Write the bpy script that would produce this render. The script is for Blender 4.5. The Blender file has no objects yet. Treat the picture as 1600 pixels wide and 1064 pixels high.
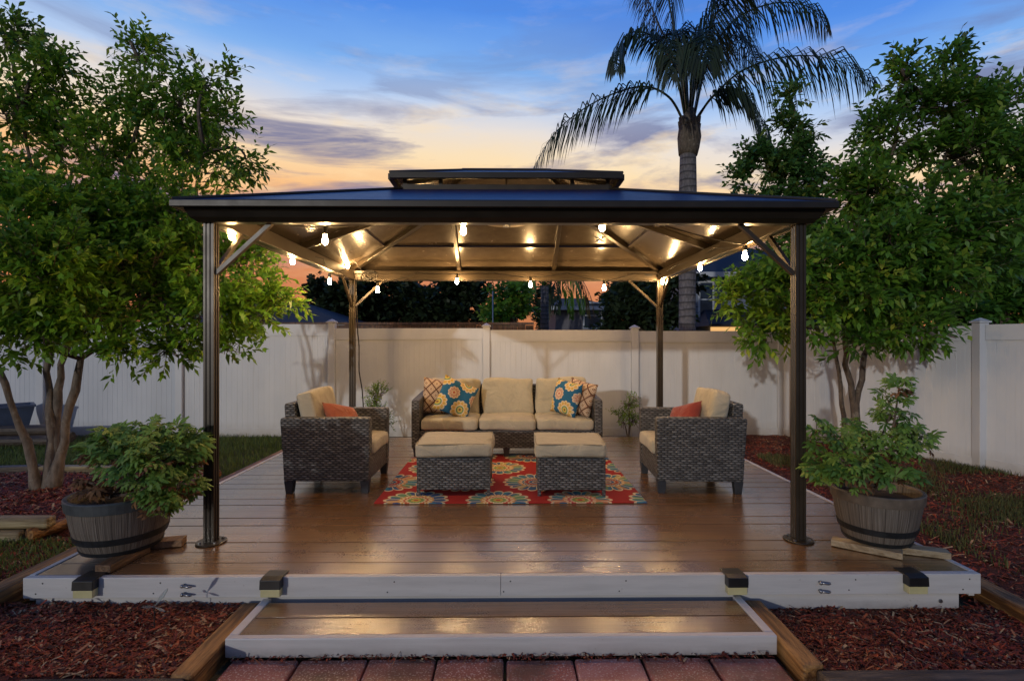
import bpy, math, random
from mathutils import Vector, Matrix, Euler
R = math.radians
C = bpy.context.scene.collection
S = bpy.context.scene
rnd = random.Random(7)
CAMZ = 1.39
TH = R(0.6)
def T(px, py, t):
    """point seen at photo pixel (px,py) at depth t metres"""
    xc = (px - 800) / 820
    return Vector((t * (xc * math.cos(TH) + math.sin(TH)), t * (math.cos(TH) - xc * math.sin(TH)), CAMZ - (py - 535) / 820 * t))

# ------------------------------------------------------------------ mesh helper
class MB:
    def __init__(s): s.v = []; s.f = []; s.a = []
    def add(s, vs, fs, val=None):
        n = len(s.v)
        s.v += [tuple(p) for p in vs]
        s.f += [tuple(i + n for i in f) for f in fs]
        if val is not None: s.a += [val] * len(vs)
        return s
    def box(s, x0, x1, y0, y1, z0, z1):
        return s.add([(x0,y0,z0),(x1,y0,z0),(x1,y1,z0),(x0,y1,z0),(x0,y0,z1),(x1,y0,z1),(x1,y1,z1),(x0,y1,z1)],
                     [(0,3,2,1),(4,5,6,7),(0,1,5,4),(1,2,6,5),(2,3,7,6),(3,0,4,7)])
    def obox(s, c, size, M):
        hx, hy, hz = size[0]/2, size[1]/2, size[2]/2; c = Vector(c)
        p = [c + M @ Vector(q) for q in ((-hx,-hy,-hz),(hx,-hy,-hz),(hx,hy,-hz),(-hx,hy,-hz),(-hx,-hy,hz),(hx,-hy,hz),(hx,hy,hz),(-hx,hy,hz))]
        return s.add(p, [(0,3,2,1),(4,5,6,7),(0,1,5,4),(1,2,6,5),(2,3,7,6),(3,0,4,7)])
    def bar(s, a, b, w, h, up=(0,0,1)):
        a = Vector(a); b = Vector(b); d = (b - a); L = d.length; d.normalize()
        x = d.cross(Vector(up))
        if x.length < 1e-4: x = Vector((1,0,0))
        x.normalize(); z = x.cross(d)
        M = Matrix((x, d, z)).transposed()
        return s.obox((a + b) / 2, (w, L, h), M)
    def extrude(s, pts, vec):
        n = len(pts); vec = Vector(vec)
        p = [Vector(q) for q in pts]; p2 = [q + vec for q in p]
        nrm = Vector((0,0,0))
        for i in range(n): nrm += p[i].cross(p[(i+1) % n])
        flip = nrm.dot(vec) > 0
        fs = [tuple(range(n)), tuple(reversed(range(n, 2*n)))] + [(i, i+n, (i+1) % n + n, (i+1) % n) for i in range(n)]
        if flip: fs = [tuple(reversed(f)) for f in fs]
        return s.add(p + p2, fs)
    def tube(s, pts, rad, n=8, cap=True):
        pts = [Vector(p) for p in pts]; k = len(pts)
        if not isinstance(rad, (list, tuple)): rad = [rad] * k
        vs = []; ref = None
        for i, p in enumerate(pts):
            d = (pts[min(i+1, k-1)] - pts[max(i-1, 0)]).normalized()
            if ref is None:
                ref = Vector((1,0,0)) if abs(d.x) < .9 else Vector((0,1,0))
            x = (ref - d * ref.dot(d)).normalized(); ref = x; y = d.cross(x)
            for j in range(n):
                a = 2 * math.pi * j / n
                vs.append(p + (x * math.cos(a) + y * math.sin(a)) * rad[i])
        fs = [(i*n+j, i*n+(j+1) % n, (i+1)*n+(j+1) % n, (i+1)*n+j) for i in range(k-1) for j in range(n)]
        if cap: fs += [tuple(reversed(range(n))), tuple(range((k-1)*n, k*n))]
        return s.add(vs, fs)
    def lathe(s, prof, c=(0,0,0), n=32, sx=1, sy=1):
        vs = []; k = len(prof)
        for r, z in prof:
            for j in range(n):
                a = 2 * math.pi * j / n
                vs.append((c[0] + r * sx * math.cos(a), c[1] + r * sy * math.sin(a), c[2] + z))
        fs = [(i*n+j, i*n+(j+1) % n, (i+1)*n+(j+1) % n, (i+1)*n+j) for i in range(k-1) for j in range(n)]
        return s.add(vs, fs)
    def sphere(s, c, r, n=12, m=7, sz=1):
        prof = [(max(r * math.sin(math.pi * i / m), 1e-4), -r * sz * math.cos(math.pi * i / m)) for i in range(m + 1)]
        return s.lathe(prof, c, n)
    def cushion(s, w, d, h, r=.035, puff=.02, seed=0, M=None, wob=.004):
        """rounded, slightly puffed box centred on the origin"""
        g = random.Random(seed); N = 12; L = 5
        ph = [g.uniform(0, 6.28) for _ in range(6)]
        half = Vector((w/2, d/2, h/2)); M = M or Matrix.Identity(4)
        def pt(u, v, k):
            p = Vector((u * half.x, v * half.y, k * half.z))
            q = Vector([max(-(half[i]-r), min(half[i]-r, p[i])) for i in range(3)])
            e = p - q
            if e.length > 1e-6: p = q + e.normalized() * r
            p.z += (1 if k > 0 else -1) * abs(k) * puff * (1-u*u) * (1-v*v)
            p.x += (1 if u > 0 else -1) * puff * .35 * (1-k*k) * (1-v*v) * abs(u)
            p.y += (1 if v > 0 else -1) * puff * .35 * (1-k*k) * (1-u*u) * abs(v)
            p.z += wob * (math.sin(9*p.x + ph[0]) * math.sin(8*p.y + ph[1]))
            p.x += wob * math.sin(13*p.y + ph[2] + 5*p.z); p.y += wob * math.sin(12*p.x + ph[3])
            return M @ p
        lin = lambda n: [-1 + 2*i/n for i in range(n+1)]
        def ss(t): return math.copysign(abs(t) ** .75, t)
        def sheet(f, n1, n2):
            a = [ss(t) for t in lin(n1)]; b = [ss(t) for t in lin(n2)]
            vs = [f(x, y) for x in a for y in b]
            fs = [(i*(n2+1)+j, (i+1)*(n2+1)+j, (i+1)*(n2+1)+j+1, i*(n2+1)+j+1) for i in range(n1) for j in range(n2)]
            return vs, fs
        for f, n1, n2 in ((lambda x, y: pt(x, y, 1), N, N), (lambda x, y: pt(y, x, -1), N, N), (lambda x, y: pt(x, -1, y), N, L),
                          (lambda x, y: pt(y, 1, x), L, N), (lambda x, y: pt(-1, y, x), N, L), (lambda x, y: pt(1, x, y), N, L)):
            vs, fs = sheet(f, n1, n2)
            if n1 == L: pass
            s.add(vs, fs)
        return s
    def pillow(s, w, h, t, seed=0):
        """pinched throw pillow in local xz, thickness along y"""
        g = random.Random(seed); N = 14
        for sg in (-1, 1):
            vs = []
            for i in range(N+1):
                for j in range(N+1):
                    u = -1 + 2*i/N; v = -1 + 2*j/N
                    th = t/2 * (max(0, (1-u**4) * (1-v**4))) ** .55
                    cx = 1 - .07 * (1 - v*v) ** 1; cz = 1 - .07 * (1 - u*u)
                    x = w/2 * u * cx; z = h/2 * v * cz
                    th += .006 * math.sin(17*x + 3*seed) * math.sin(15*z + seed) * (1-u*u) * (1-v*v)
                    vs.append((x, sg * th, z))
            fs = [(i*(N+1)+j, (i+1)*(N+1)+j, (i+1)*(N+1)+j+1, i*(N+1)+j+1) for i in range(N) for j in range(N)]
            if sg > 0: fs = [tuple(reversed(f)) for f in fs]
            s.add(vs, fs)
        return s
    def build(s, name, mat, parent=None, origin=None, smooth=False, bevel=0, merge=False):
        if parent is not None:
            off = wloc(parent)
        elif origin is not None: off = Vector(origin)
        else:
            xs = [p[0] for p in s.v]; ys = [p[1] for p in s.v]; zs = [p[2] for p in s.v]
            off = Vector(((min(xs)+max(xs))/2, (min(ys)+max(ys))/2, min(zs)))
        me = bpy.data.meshes.new(name)
        ox, oy, oz = off
        me.from_pydata([(p[0]-ox, p[1]-oy, p[2]-oz) for p in s.v], [], s.f)
        if len(s.a) == len(s.v) and s.a:
            at = me.attributes.new('tone', 'FLOAT', 'POINT'); at.data.foreach_set('value', s.a)
        me.materials.append(mat)
        if smooth: me.polygons.foreach_set('use_smooth', [True] * len(me.polygons))
        me.update()
        o = bpy.data.objects.new(name, me); C.objects.link(o)
        if parent is not None: o.parent = parent
        else: o.location = off
        if merge:
            m = o.modifiers.new('weld', 'WELD'); m.merge_threshold = .0008
        if bevel:
            m = o.modifiers.new('bevel', 'BEVEL'); m.width = bevel; m.segments = 2; m.limit_method = 'ANGLE'; m.angle_limit = R(40)
        return o
def wloc(o):
    p = Vector((0,0,0))
    while o is not None: p += o.location; o = o.parent
    return p
def tag(o, label=None, cat=None, group=None, kind=None):
    if label: o['label'] = label
    if cat: o['category'] = cat
    if group: o['group'] = group
    if kind: o['kind'] = kind
    return o
def thing(name, loc, label, cat, group=None):
    o = bpy.data.objects.new(name, None); C.objects.link(o); o.location = loc; o.empty_display_size = .1
    return tag(o, label, cat, group)
def copy_tree(o, parent=None):
    c = o.copy(); C.objects.link(c); c.parent = parent
    for ch in list(o.children): copy_tree(ch, c)
    return c

# ------------------------------------------------------------------ materials
class NG:
    def __init__(s, nt): s.nt = nt; s.n = nt.nodes; s.l = nt.links
    def put(s, sock, val):
        if val is None: return
        if isinstance(val, bpy.types.NodeSocket): s.l.new(val, sock)
        else:
            if sock.type == 'RGBA' and isinstance(val, (tuple, list)) and len(val) == 3: val = (*val, 1)
            sock.default_value = val
    def node(s, t, ins=None, out=0, **props):
        n = s.n.new(t)
        for k, v in props.items(): setattr(n, k, v)
        for k, v in (ins or {}).items(): s.put(n.inputs[k], v)
        return n.outputs[out]
    def m(s, op, a, b=None, c=None):
        n = s.n.new('ShaderNodeMath'); n.operation = op
        for i, v in enumerate((a, b, c)):
            if v is not None: s.put(n.inputs[i], v)
        return n.outputs[0]
    def mix(s, f, a, b, blend='MIX'):
        n = s.n.new('ShaderNodeMix'); n.data_type = 'RGBA'; n.blend_type = blend
        s.put(n.inputs[0], f); s.put(n.inputs[6], a); s.put(n.inputs[7], b)
        return n.outputs[2]
    def ramp(s, f, stops, interp='LINEAR'):
        n = s.n.new('ShaderNodeValToRGB'); e = n.color_ramp.elements; n.color_ramp.interpolation = interp
        while len(e) < len(stops): e.new(.5)
        for i, (p, c) in enumerate(stops):
            e[i].position = p; e[i].color = (*c, 1) if len(c) == 3 else c
        s.put(n.inputs[0], f); return n.outputs[0]
    def coord(s, which='Object'): return s.node('ShaderNodeTexCoord', out=which)
    def pos(s): return s.node('ShaderNodeNewGeometry', out='Position')
    def xyz(s, v):
        n = s.n.new('ShaderNodeSeparateXYZ'); s.put(n.inputs[0], v); return n.outputs
    def vec(s, x, y, z):
        return s.node('ShaderNodeCombineXYZ', {0: x, 1: y, 2: z})
    def map(s, v, scale=(1,1,1), loc=(0,0,0), rot=(0,0,0)):
        return s.node('ShaderNodeMapping', {'Vector': v, 'Scale': scale, 'Location': loc, 'Rotation': rot})
    def noise(s, v, scale, detail=4, rough=.55, out=0, dist=0):
        return s.node('ShaderNodeTexNoise', {'Vector': v, 'Scale': scale, 'Detail': detail, 'Roughness': rough, 'Distortion': dist}, out=out)
    def bump(s, h, strength=.3, dist=.01):
        return s.node('ShaderNodeBump', {'Height': h, 'Strength': strength, 'Distance': dist})
def mat(name):
    m = bpy.data.materials.new(name); m.use_nodes = True
    g = NG(m.node_tree); b = m.node_tree.nodes['Principled BSDF']
    g.b = b.inputs; g.out = m.node_tree.nodes['Material Output']
    return m, g
def plain(name, col, rough=.5, metal=0, var=.15, scale=20, bump=.15, bs=60, spec=.5):
    m, g = mat(name); p = g.coord()
    n = g.noise(p, scale, 5)
    lo = tuple(c * (1-var) for c in col); hi = tuple(min(1, c * (1+var)) for c in col)
    g.put(g.b['Base Color'], g.ramp(n, [(.3, lo), (.7, hi)]))
    g.put(g.b['Roughness'], g.m('MULTIPLY_ADD', n, .25, rough - .12)); g.put(g.b['Metallic'], metal)
    g.put(g.b['Specular IOR Level'], spec)
    if bump: g.put(g.b['Normal'], g.bump(g.noise(p, bs, 4), bump, .004))
    return m

M = {}
M['frame'] = plain('bronze_powder_coat', (.045, .034, .023), .36, .2, .15, 8, .08, 150)
M['trimdark'] = plain('dark_bronze_trim', (.020, .0155, .011), .42, .15, .15, 8, .08, 150)
M['leg'] = plain('dark_leg_paint', (.035, .04, .048), .4, 0, .15, 12, .05)
M['black'] = plain('black_plastic', (.012, .012, .013), .35, 0, .2, 15, .05)
M['soil'] = plain('potting_soil', (.03, .02, .013), .95, 0, .4, 30, .9, 40)
M['bark'] = None
def wood_beam(name, dark, light, axis=0, sc=1.0):
    m, g = mat(name); p = g.coord(); sv = [9, 9, 9]; sv[axis] = .7
    n = g.noise(g.map(p, [v * sc for v in sv]), 2.2, 6, .6, dist=.6)
    n2 = g.noise(g.map(p, [v * sc * 4 for v in sv]), 3, 3)
    col = g.ramp(n, [(.34, tuple(v*.6 for v in dark)), (.46, dark), (.54, tuple((a+b)/2 for a, b in zip(dark, light))), (.66, light)])
    blot = g.noise(p, 4, 3)
    col = g.mix(g.ramp(blot, [(.5, (0,0,0)), (.72, (.6,.6,.6))]), col, tuple(c * .45 for c in dark))
    g.put(g.b['Base Color'], col); g.put(g.b['Roughness'], g.m('MULTIPLY_ADD', n, .3, .4))
    g.put(g.b['Normal'], g.bump(g.m('ADD', n, g.m('MULTIPLY', n2, .6)), .9, .012))
    return m
M['timber_x'] = wood_beam('landscape_timber_cross', (.11, .065, .028), (.34, .22, .10), 0)
M['timber_y'] = wood_beam('landscape_timber_long', (.12, .048, .012), (.50, .25, .075), 1)
M['timber_pale'] = wood_beam('pale_timber', (.22, .16, .075), (.42, .34, .18), 0)
M['log'] = wood_beam('old_log', (.055, .038, .026), (.16, .12, .085), 0)
M['block'] = wood_beam('pale_block', (.32, .23, .13), (.50, .40, .26), 0)
M['block_brown'] = wood_beam('brown_block', (.16, .085, .04), (.32, .18, .09), 1)
def white_paint(name, col=(.60, .585, .57), rough=.45, dirt=.35):
    m, g = mat(name); p = g.coord()
    n = g.noise(g.map(p, (1.5, 8, 14)), 2, 5); n2 = g.noise(p, 45, 3)
    c = g.ramp(n, [(.3, tuple(v * .86 for v in col)), (.6, col)])
    c = g.mix(g.ramp(n2, [(.68, (0,0,0)), (.76, (dirt,)*3)]), c, (.25, .2, .15))
    wz = g.xyz(g.pos())[2]
    mud = g.m('MULTIPLY', g.node('ShaderNodeMapRange', {0: wz, 1: .06, 2: .0, 3: 0, 4: .9}), g.noise(p, 14, 5, .7))
    c = g.mix(mud, c, (.16, .10, .07))
    sc = g.noise(g.map(p, (1.2, 40, 60)), 3, 4, .7); c = g.mix(g.ramp(sc, [(.62, (0,)*3), (.75, (.35,)*3)]), c, (.3, .27, .24))
    g.put(g.b['Base Color'], c); g.put(g.b['Roughness'], rough)
    g.put(g.b['Normal'], g.bump(g.noise(g.map(p, (2, 30, 30)), 6, 4), .2, .004))
    return m
M['paint'] = white_paint('white_trim_paint')
def fence_mat():
    m, g = mat('white_vinyl'); p = g.pos(); x = g.xyz(p)
    n = g.noise(g.map(p, (1.2, 1.2, .5)), 1.6, 5)
    c = g.ramp(n, [(.3, (.52, .545, .58)), (.65, (.61, .635, .67))])
    low = g.m('MULTIPLY', g.node('ShaderNodeMapRange', {0: x[2], 1: .22, 2: .02, 3: 0, 4: .75}), g.noise(p, 9, 4))
    c = g.mix(low, c, (.28, .23, .16))
    st = g.noise(g.map(p, (14, 14, .7)), 2, 3)
    c = g.mix(g.ramp(st, [(.6, (0,0,0)), (.8, (.22,)*3)]), c, (.45, .43, .38))
    g.put(g.b['Base Color'], c); g.put(g.b['Roughness'], .42)
    return m
M['fence'] = fence_mat()
def deck_mat(name, base=((.095, .042, .011), (.31, .150, .043)), w=.1457, y0=2.735):
    m, g = mat(name); p = g.pos(); x = g.xyz(p)
    row = g.m('FLOOR', g.m('DIVIDE', g.m('SUBTRACT', x[1], y0), w))
    rn = g.node('ShaderNodeTexWhiteNoise', {'Vector': g.vec(row, 3.3, 1.1)}, out=0)
    # butt joints: each row has a shift, board length 2.4 m
    seg = g.m('FLOOR', g.m('DIVIDE', g.m('ADD', x[0], g.m('MULTIPLY', rn, 5.0)), 2.4))
    rn2 = g.node('ShaderNodeTexWhiteNoise', {'Vector': g.vec(row, seg, 2.2)}, out=0)
    pv = g.vec(g.m('ADD', x[0], g.m('MULTIPLY', rn2, 40)), g.m('ADD', x[1], g.m('MULTIPLY', rn, 9)), x[2])
    gr = g.noise(g.map(pv, (.9, 22, 8)), 2.6, 7, .6, dist=.4)
    fine = g.noise(g.map(pv, (3, 120, 40)), 2, 3)
    c = g.ramp(gr, [(.28, base[0]), (.72, base[1])])
    c = g.mix(g.m('MULTIPLY', rn2, .55), c, g.mix(.5, c, (.10, .075, .06)))
    worn = g.noise(p, 1.1, 5)
    c = g.mix(g.ramp(worn, [(.42, (0,0,0)), (.66, (.5,)*3)]), c, (.28, .155, .07))
    grey = g.node('ShaderNodeMapRange', {0: g.m('ADD', g.m('MULTIPLY', x[0], -1), g.m('MULTIPLY', worn, .9)), 1: 2.15, 2: 2.6, 3: 0, 4: .8})
    c = g.mix(grey, c, (.085, .08, .078))
    g.put(g.b['Base Color'], c)
    wet = g.noise(p, 2.3, 4)
    drops = g.noise(p, 120, 2)
    g.put(g.b['Roughness'], g.m('ADD', g.ramp(wet, [(.35, (.13,)*3), (.68, (.30,)*3)]), g.m('MULTIPLY', drops, .14)))
    g.put(g.b['Specular IOR Level'], .25); g.put(g.b['Coat Weight'], 1); g.put(g.b['Coat Roughness'], g.ramp(wet, [(.35, (.10,)*3), (.68, (.19,)*3)])); g.put(g.b['Coat IOR'], 1.7)
    h = g.m('ADD', g.m('MULTIPLY', fine, .30), g.m('ADD', g.m('MULTIPLY', gr, .5), g.m('MULTIPLY', drops, .30)))
    nb = g.bump(h, .42, .004); g.put(g.b['Normal'], nb); g.put(g.b['Coat Normal'], nb)
    return m
M['deck'] = deck_mat('wet_deck_boards')
M['step'] = deck_mat('wet_step_boards', ((.12, .055, .016), (.29, .15, .052)), .145, 2.36)
def wicker():
    m, g = mat('wicker_weave'); p = g.coord(); x = g.xyz(p)
    nrm = g.xyz(g.node('ShaderNodeTexCoord', out='Normal'))
    topf = g.m('GREATER_THAN', g.m('ABSOLUTE', nrm[2]), .7)
    u = g.m('ADD', x[0], x[1]); v = g.m('ADD', x[2], g.m('MULTIPLY', topf, x[1]))
    wob = g.noise(p, 14, 2)
    v2 = g.m('ADD', v, g.m('MULTIPLY', wob, .012)); u2 = g.m('ADD', u, g.m('MULTIPLY', g.noise(p, 11, 2), .02))
    vv = g.m('DIVIDE', v2, .0175); row = g.m('FLOOR', vv)
    aa = g.m('ADD', g.m('DIVIDE', u2, .050), g.m('MULTIPLY', row, .5)); idx = g.m('FLOOR', aa)
    rn = g.node('ShaderNodeTexWhiteNoise', {'Vector': g.vec(idx, row, 3.3)})
    dash = g.m('POWER', g.m('SINE', g.m('MULTIPLY', g.m('FRACT', aa), 3.1416)), .55)
    rowp = g.m('POWER', g.m('SINE', g.m('MULTIPLY', g.m('FRACT', vv), 3.1416)), .5)
    val = g.m('MULTIPLY', dash, rowp)
    st = g.noise(g.map(p, (2, 2, 150)), 3, 3)
    val2 = g.m('MULTIPLY', val, g.m('ADD', g.m('MULTIPLY', rn, .55), g.m('MULTIPLY_ADD', st, .7, .12)))
    c = g.ramp(val2, [(0, (.015, .015, .015)), (.3, (.047, .047, .047)), (.6, (.10, .102, .104)), (1, (.215, .218, .22))])
    g.put(g.b['Base Color'], c); g.put(g.b['Roughness'], .45)
    g.put(g.b['Normal'], g.bump(g.m('ADD', val, g.m('MULTIPLY', st, .25)), .8, .008))
    return m
M['wicker'] = wicker()
def fabric(name, col, var=.12):
    m, g = mat(name); p = g.coord()
    n = g.noise(p, 5, 4); f = g.noise(p, 260, 2)
    c = g.ramp(n, [(.3, tuple(v * (1-var) for v in col)), (.7, tuple(v * (1+var) for v in col))])
    c = g.mix(g.ramp(f, [(.35, (.25,)*3), (.6, (0,)*3)]), c, tuple(v * .6 for v in col))
    g.put(g.b['Base Color'], c); g.put(g.b['Roughness'], .88); g.put(g.b['Sheen Weight'], .15)
    wr = g.noise(p, 7, 3, .5, dist=.8)
    g.put(g.b['Normal'], g.bump(g.m('ADD', g.m('MULTIPLY', wr, 2.6), g.m('MULTIPLY', f, .2)), .7, .016))
    return m
M['cushion'] = fabric('tan_cushion_cloth', (.44, .40, .305))
M['orange'] = fabric('rust_orange_cloth', (.34, .085, .035))
M['red'] = fabric('brick_red_cloth', (.25, .035, .024))
def diamond():
    m, g = mat('diamond_print'); x = g.xyz(g.coord()); k = 9.0
    a = g.m('SUBTRACT', g.m('FRACT', g.m('MULTIPLY', g.m('ADD', g.m('MULTIPLY', x[0], 1.15), x[2]), k/1.15)), .5)
    b = g.m('SUBTRACT', g.m('FRACT', g.m('MULTIPLY', g.m('SUBTRACT', g.m('MULTIPLY', x[0], 1.15), x[2]), k/1.15)), .5)
    d = g.m('MAXIMUM', g.m('ABSOLUTE', a), g.m('ABSOLUTE', b))
    cr = (.62, .51, .38); br = (.12, .05, .03)
    c = g.ramp(d, [(0, (.55, .38, .25)), (.07, (.20, .10, .05)), (.13, cr), (.25, (.42, .26, .17)), (.33, cr), (.40, br)], 'CONSTANT')
    w = g.node('ShaderNodeTexWhiteNoise', {'Vector': g.vec(g.m('FLOOR', g.m('MULTIPLY', g.m('ADD', g.m('MULTIPLY', x[0], 1.15), x[2]), k/1.15)), g.m('FLOOR', g.m('MULTIPLY', g.m('SUBTRACT', g.m('MULTIPLY', x[0], 1.15), x[2]), k/1.15)), 0)})
    c = g.mix(g.m('MULTIPLY', w, .3), c, (.40, .24, .15))
    g.put(g.b['Base Color'], c); g.put(g.b['Roughness'], .9)
    g.put(g.b['Normal'], g.bump(g.noise(g.coord(), 220, 2), .25, .004))
    return m
M['diamond'] = diamond()
def medallions(name, plane, bg, sx, sy, palettes, ox=0, oy=0, npet=14, hue=.16, rad=(.47, .40), petals=0.0):
    m, g = mat(name); p = g.coord(); x = g.xyz(p)
    u = g.m('ADD', g.m('DIVIDE', x[plane[0]], sx), ox); v = g.m('ADD', g.m('DIVIDE', x[plane[1]], sy), oy)
    col = bg if isinstance(bg, bpy.types.NodeSocket) else None
    prev = g.node('ShaderNodeRGB'); prev.default_value = (*bg, 1)
    for k, pal in enumerate(palettes):
        o = .5 * k
        uu = g.m('ADD', u, o); vv = g.m('ADD', v, o)
        fu = g.m('MULTIPLY', g.m('SUBTRACT', g.m('FRACT', uu), .5), sx); fv = g.m('MULTIPLY', g.m('SUBTRACT', g.m('FRACT', vv), .5), sy)
        cid = g.node('ShaderNodeTexWhiteNoise', {'Vector': g.vec(g.m('FLOOR', uu), g.m('FLOOR', vv), 7.7 + k)})
        r = g.m('SQRT', g.m('ADD', g.m('MULTIPLY', fu, fu), g.m('MULTIPLY', fv, fv)))
        th = g.m('ARCTAN2', fv, fu)
        n = npet - 2 * k
        pet = g.m('ABSOLUTE', g.m('COSINE', g.m('MULTIPLY', th, n / 2)))
        Rr = g.m('MULTIPLY', g.m('MULTIPLY_ADD', g.m('POWER', pet, .6), .20, .80), sx * rad[k])
        q = g.m('DIVIDE', r, Rr)
        c = g.ramp(q, pal, 'CONSTANT')
        pet2 = g.m('GREATER_THAN', g.m('ABSOLUTE', g.m('SINE', g.m('MULTIPLY', th, n / 2))), .975)
        band = g.m('MULTIPLY', g.m('GREATER_THAN', q, .55), g.m('LESS_THAN', q, .97))
        c = g.mix(g.m('MULTIPLY', pet2, band), c, (.70, .60, .42))
        pid = g.node('ShaderNodeTexWhiteNoise', {'Vector': g.vec(g.m('FLOOR', g.m('DIVIDE', g.m('MULTIPLY', th, n), 6.2832)), g.m('FLOOR', uu), g.m('FLOOR', vv))})
        pc_ = g.ramp(pid, [(0, (.02, .10, .26)), (.34, (.03, .22, .30)), (.56, (.16, .32, .09)), (.72, (.60, .20, .03)), (.88, (.62, .42, .10))], 'CONSTANT')
        c = g.mix(g.m('MULTIPLY', g.m('MULTIPLY', g.m('GREATER_THAN', q, .56), g.m('LESS_THAN', q, .88)), petals), c, pc_)
        c = g.mix(g.m('MULTIPLY', pet2, band), c, (.70, .60, .42))
        dot = g.m('MULTIPLY', g.m('GREATER_THAN', g.m('COSINE', g.m('MULTIPLY', th, n)), .2), g.m('MULTIPLY', g.m('GREATER_THAN', q, .42), g.m('LESS_THAN', q, .50)))
        c = g.mix(dot, c, (.75, .65, .45))
        h = g.n.new('ShaderNodeHueSaturation'); g.put(h.inputs['Color'], c); g.put(h.inputs['Hue'], g.m('MULTIPLY_ADD', cid, hue, .5 - hue*.6)); h.inputs['Saturation'].default_value = .95
        hc = g.mix(g.m('GREATER_THAN', cid, .45), c, h.outputs[0])
        prev = g.mix(g.m('LESS_THAN', q, 1.0), prev, hc)
    g.put(g.b['Base Color'], prev); g.put(g.b['Roughness'], .9)
    g.put(g.b['Normal'], g.bump(g.noise(p, 300, 2), .4, .004))
    return m
cream = (.68, .55, .36)
palA = [(0, (.25, .05, .03)), (.07, (.60, .50, .32)), (.11, (.03, .13, .27)), (.20, cream), (.23, (.40, .02, .015)), (.34, cream), (.37, (.03, .16, .30)), (.43, cream), (.46, (.55, .20, .03)), (.55, (.05, .24, .34)), (.75, (.03, .10, .28)), (.90, cream)]
palB = [(0, (.45, .03, .02)), (.08, (.55, .36, .06)), (.16, (.20, .32, .08)), (.26, cream), (.33, (.50, .03, .02)), (.40, cream), (.46, (.58, .22, .04)), (.56, (.04, .22, .30)), (.90, cream)]
M['rug'] = medallions('medallion_rug', (0, 1), (.34, .013, .010), .62, 1.02, [palA, palB], .15, .62, 18, .06, (.45, .40), .8)
palC = [(0, (.20, .08, .03)), (.12, (.55, .42, .08)), (.30, (.10, .25, .12)), (.45, cream), (.55, (.60, .36, .06)), (.8, (.55, .45, .20)), (.9, cream)]
palD = [(0, (.5, .1, .05)), (.2, cream), (.4, (.45, .15, .10)), (.6, (.5, .30, .22)), (.85, cream)]
M['piping'] = fabric('cushion_piping', (.24, .205, .14))
M['bluepillow'] = medallions('blue_medallion_print', (0, 2), (.012, .115, .24), .25, .30, [palC, palD], .2, .9, 12, 0, (.40, .27))
def roofmat():
    m, g = mat('roof_panel'); p = g.pos()
    n = g.noise(g.map(p, (4, 4, 4)), 3, 4)
    top = g.m('GREATER_THAN', g.xyz(g.node('ShaderNodeNewGeometry', out='Normal'))[2], .3)   # upward faces tinted navy to imitate the sky's blue reflection; inner face brown
    inner = g.ramp(n, [(.3, (.08, .062, .045)), (.7, (.105, .083, .062))])
    g.put(g.b['Base Color'], g.mix(top, inner, (.014, .019, .072)))
    g.put(g.b['Roughness'], g.m('ADD', g.m('MULTIPLY_ADD', n, .12, .19), g.m('MULTIPLY', top, .12)))
    g.put(g.b['Specular IOR Level'], g.m('MULTIPLY_ADD', top, -.5, .7))
    rib = g.noise(g.map(p, (60, 60, 2)), 1, 1)
    g.put(g.b['Normal'], g.bump(g.m('ADD', g.noise(p, 5, 2), g.m('MULTIPLY', rib, .05)), .04, .01))
    return m
M['roof'] = roofmat()
def leafmat(name, lo, hi, trans=.35, rough=.42, yellow=(.20, .22, .03)):
    m, g = mat(name)
    t = g.node('ShaderNodeAttribute', out=2, attribute_name='tone')
    n = g.noise(g.pos(), 2.2, 3)
    f = g.m('ADD', g.m('MULTIPLY', t, .65), g.m('MULTIPLY', n, .5))
    c = g.ramp(f, [(.2, lo), (.75, hi), (1, yellow)])
    g.put(g.b['Base Color'], c); g.put(g.b['Roughness'], rough); g.put(g.b['Specular IOR Level'], .45)
    tr = g.n.new('ShaderNodeBsdfTranslucent'); g.put(tr.inputs[0], g.mix(.5, c, yellow))
    mx = g.n.new('ShaderNodeMixShader'); mx.inputs[0].default_value = trans
    pb = m.node_tree.nodes['Principled BSDF']
    g.l.new(pb.outputs[0], mx.inputs[1]); g.l.new(tr.outputs[0], mx.inputs[2]); g.l.new(mx.outputs[0], g.out.inputs[0])
    return m
M['leafA'] = leafmat('glossy_leaf', (.020, .088, .010), (.19, .42, .036), .4, .4, (.42, .50, .06))
M['leafB'] = leafmat('green_leaf', (.022, .085, .014), (.125, .30, .036), .4, .4, (.30, .38, .05))
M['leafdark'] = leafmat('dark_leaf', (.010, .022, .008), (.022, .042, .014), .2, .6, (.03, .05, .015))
M['leafger'] = leafmat('lobed_leaf', (.05, .14, .025), (.20, .36, .06), .3, .55, (.26, .27, .06))
M['leafdry'] = leafmat('dry_leaf', (.10, .04, .015), (.22, .11, .045), .2, .8, (.3, .17, .07))
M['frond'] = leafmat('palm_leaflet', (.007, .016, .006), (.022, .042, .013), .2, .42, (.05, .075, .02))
M['leafcon'] = leafmat('cool_green_leaf', (.030, .105, .028), (.08, .20, .045))
M['grassdry'] = leafmat('thin_dry_grass', (.045, .065, .018), (.12, .14, .04), .3, .7, (.2, .16, .07))
M['grass'] = leafmat('grass_blade', (.05, .10, .018), (.14, .21, .045), .3, .6, (.16, .14, .05))
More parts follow.
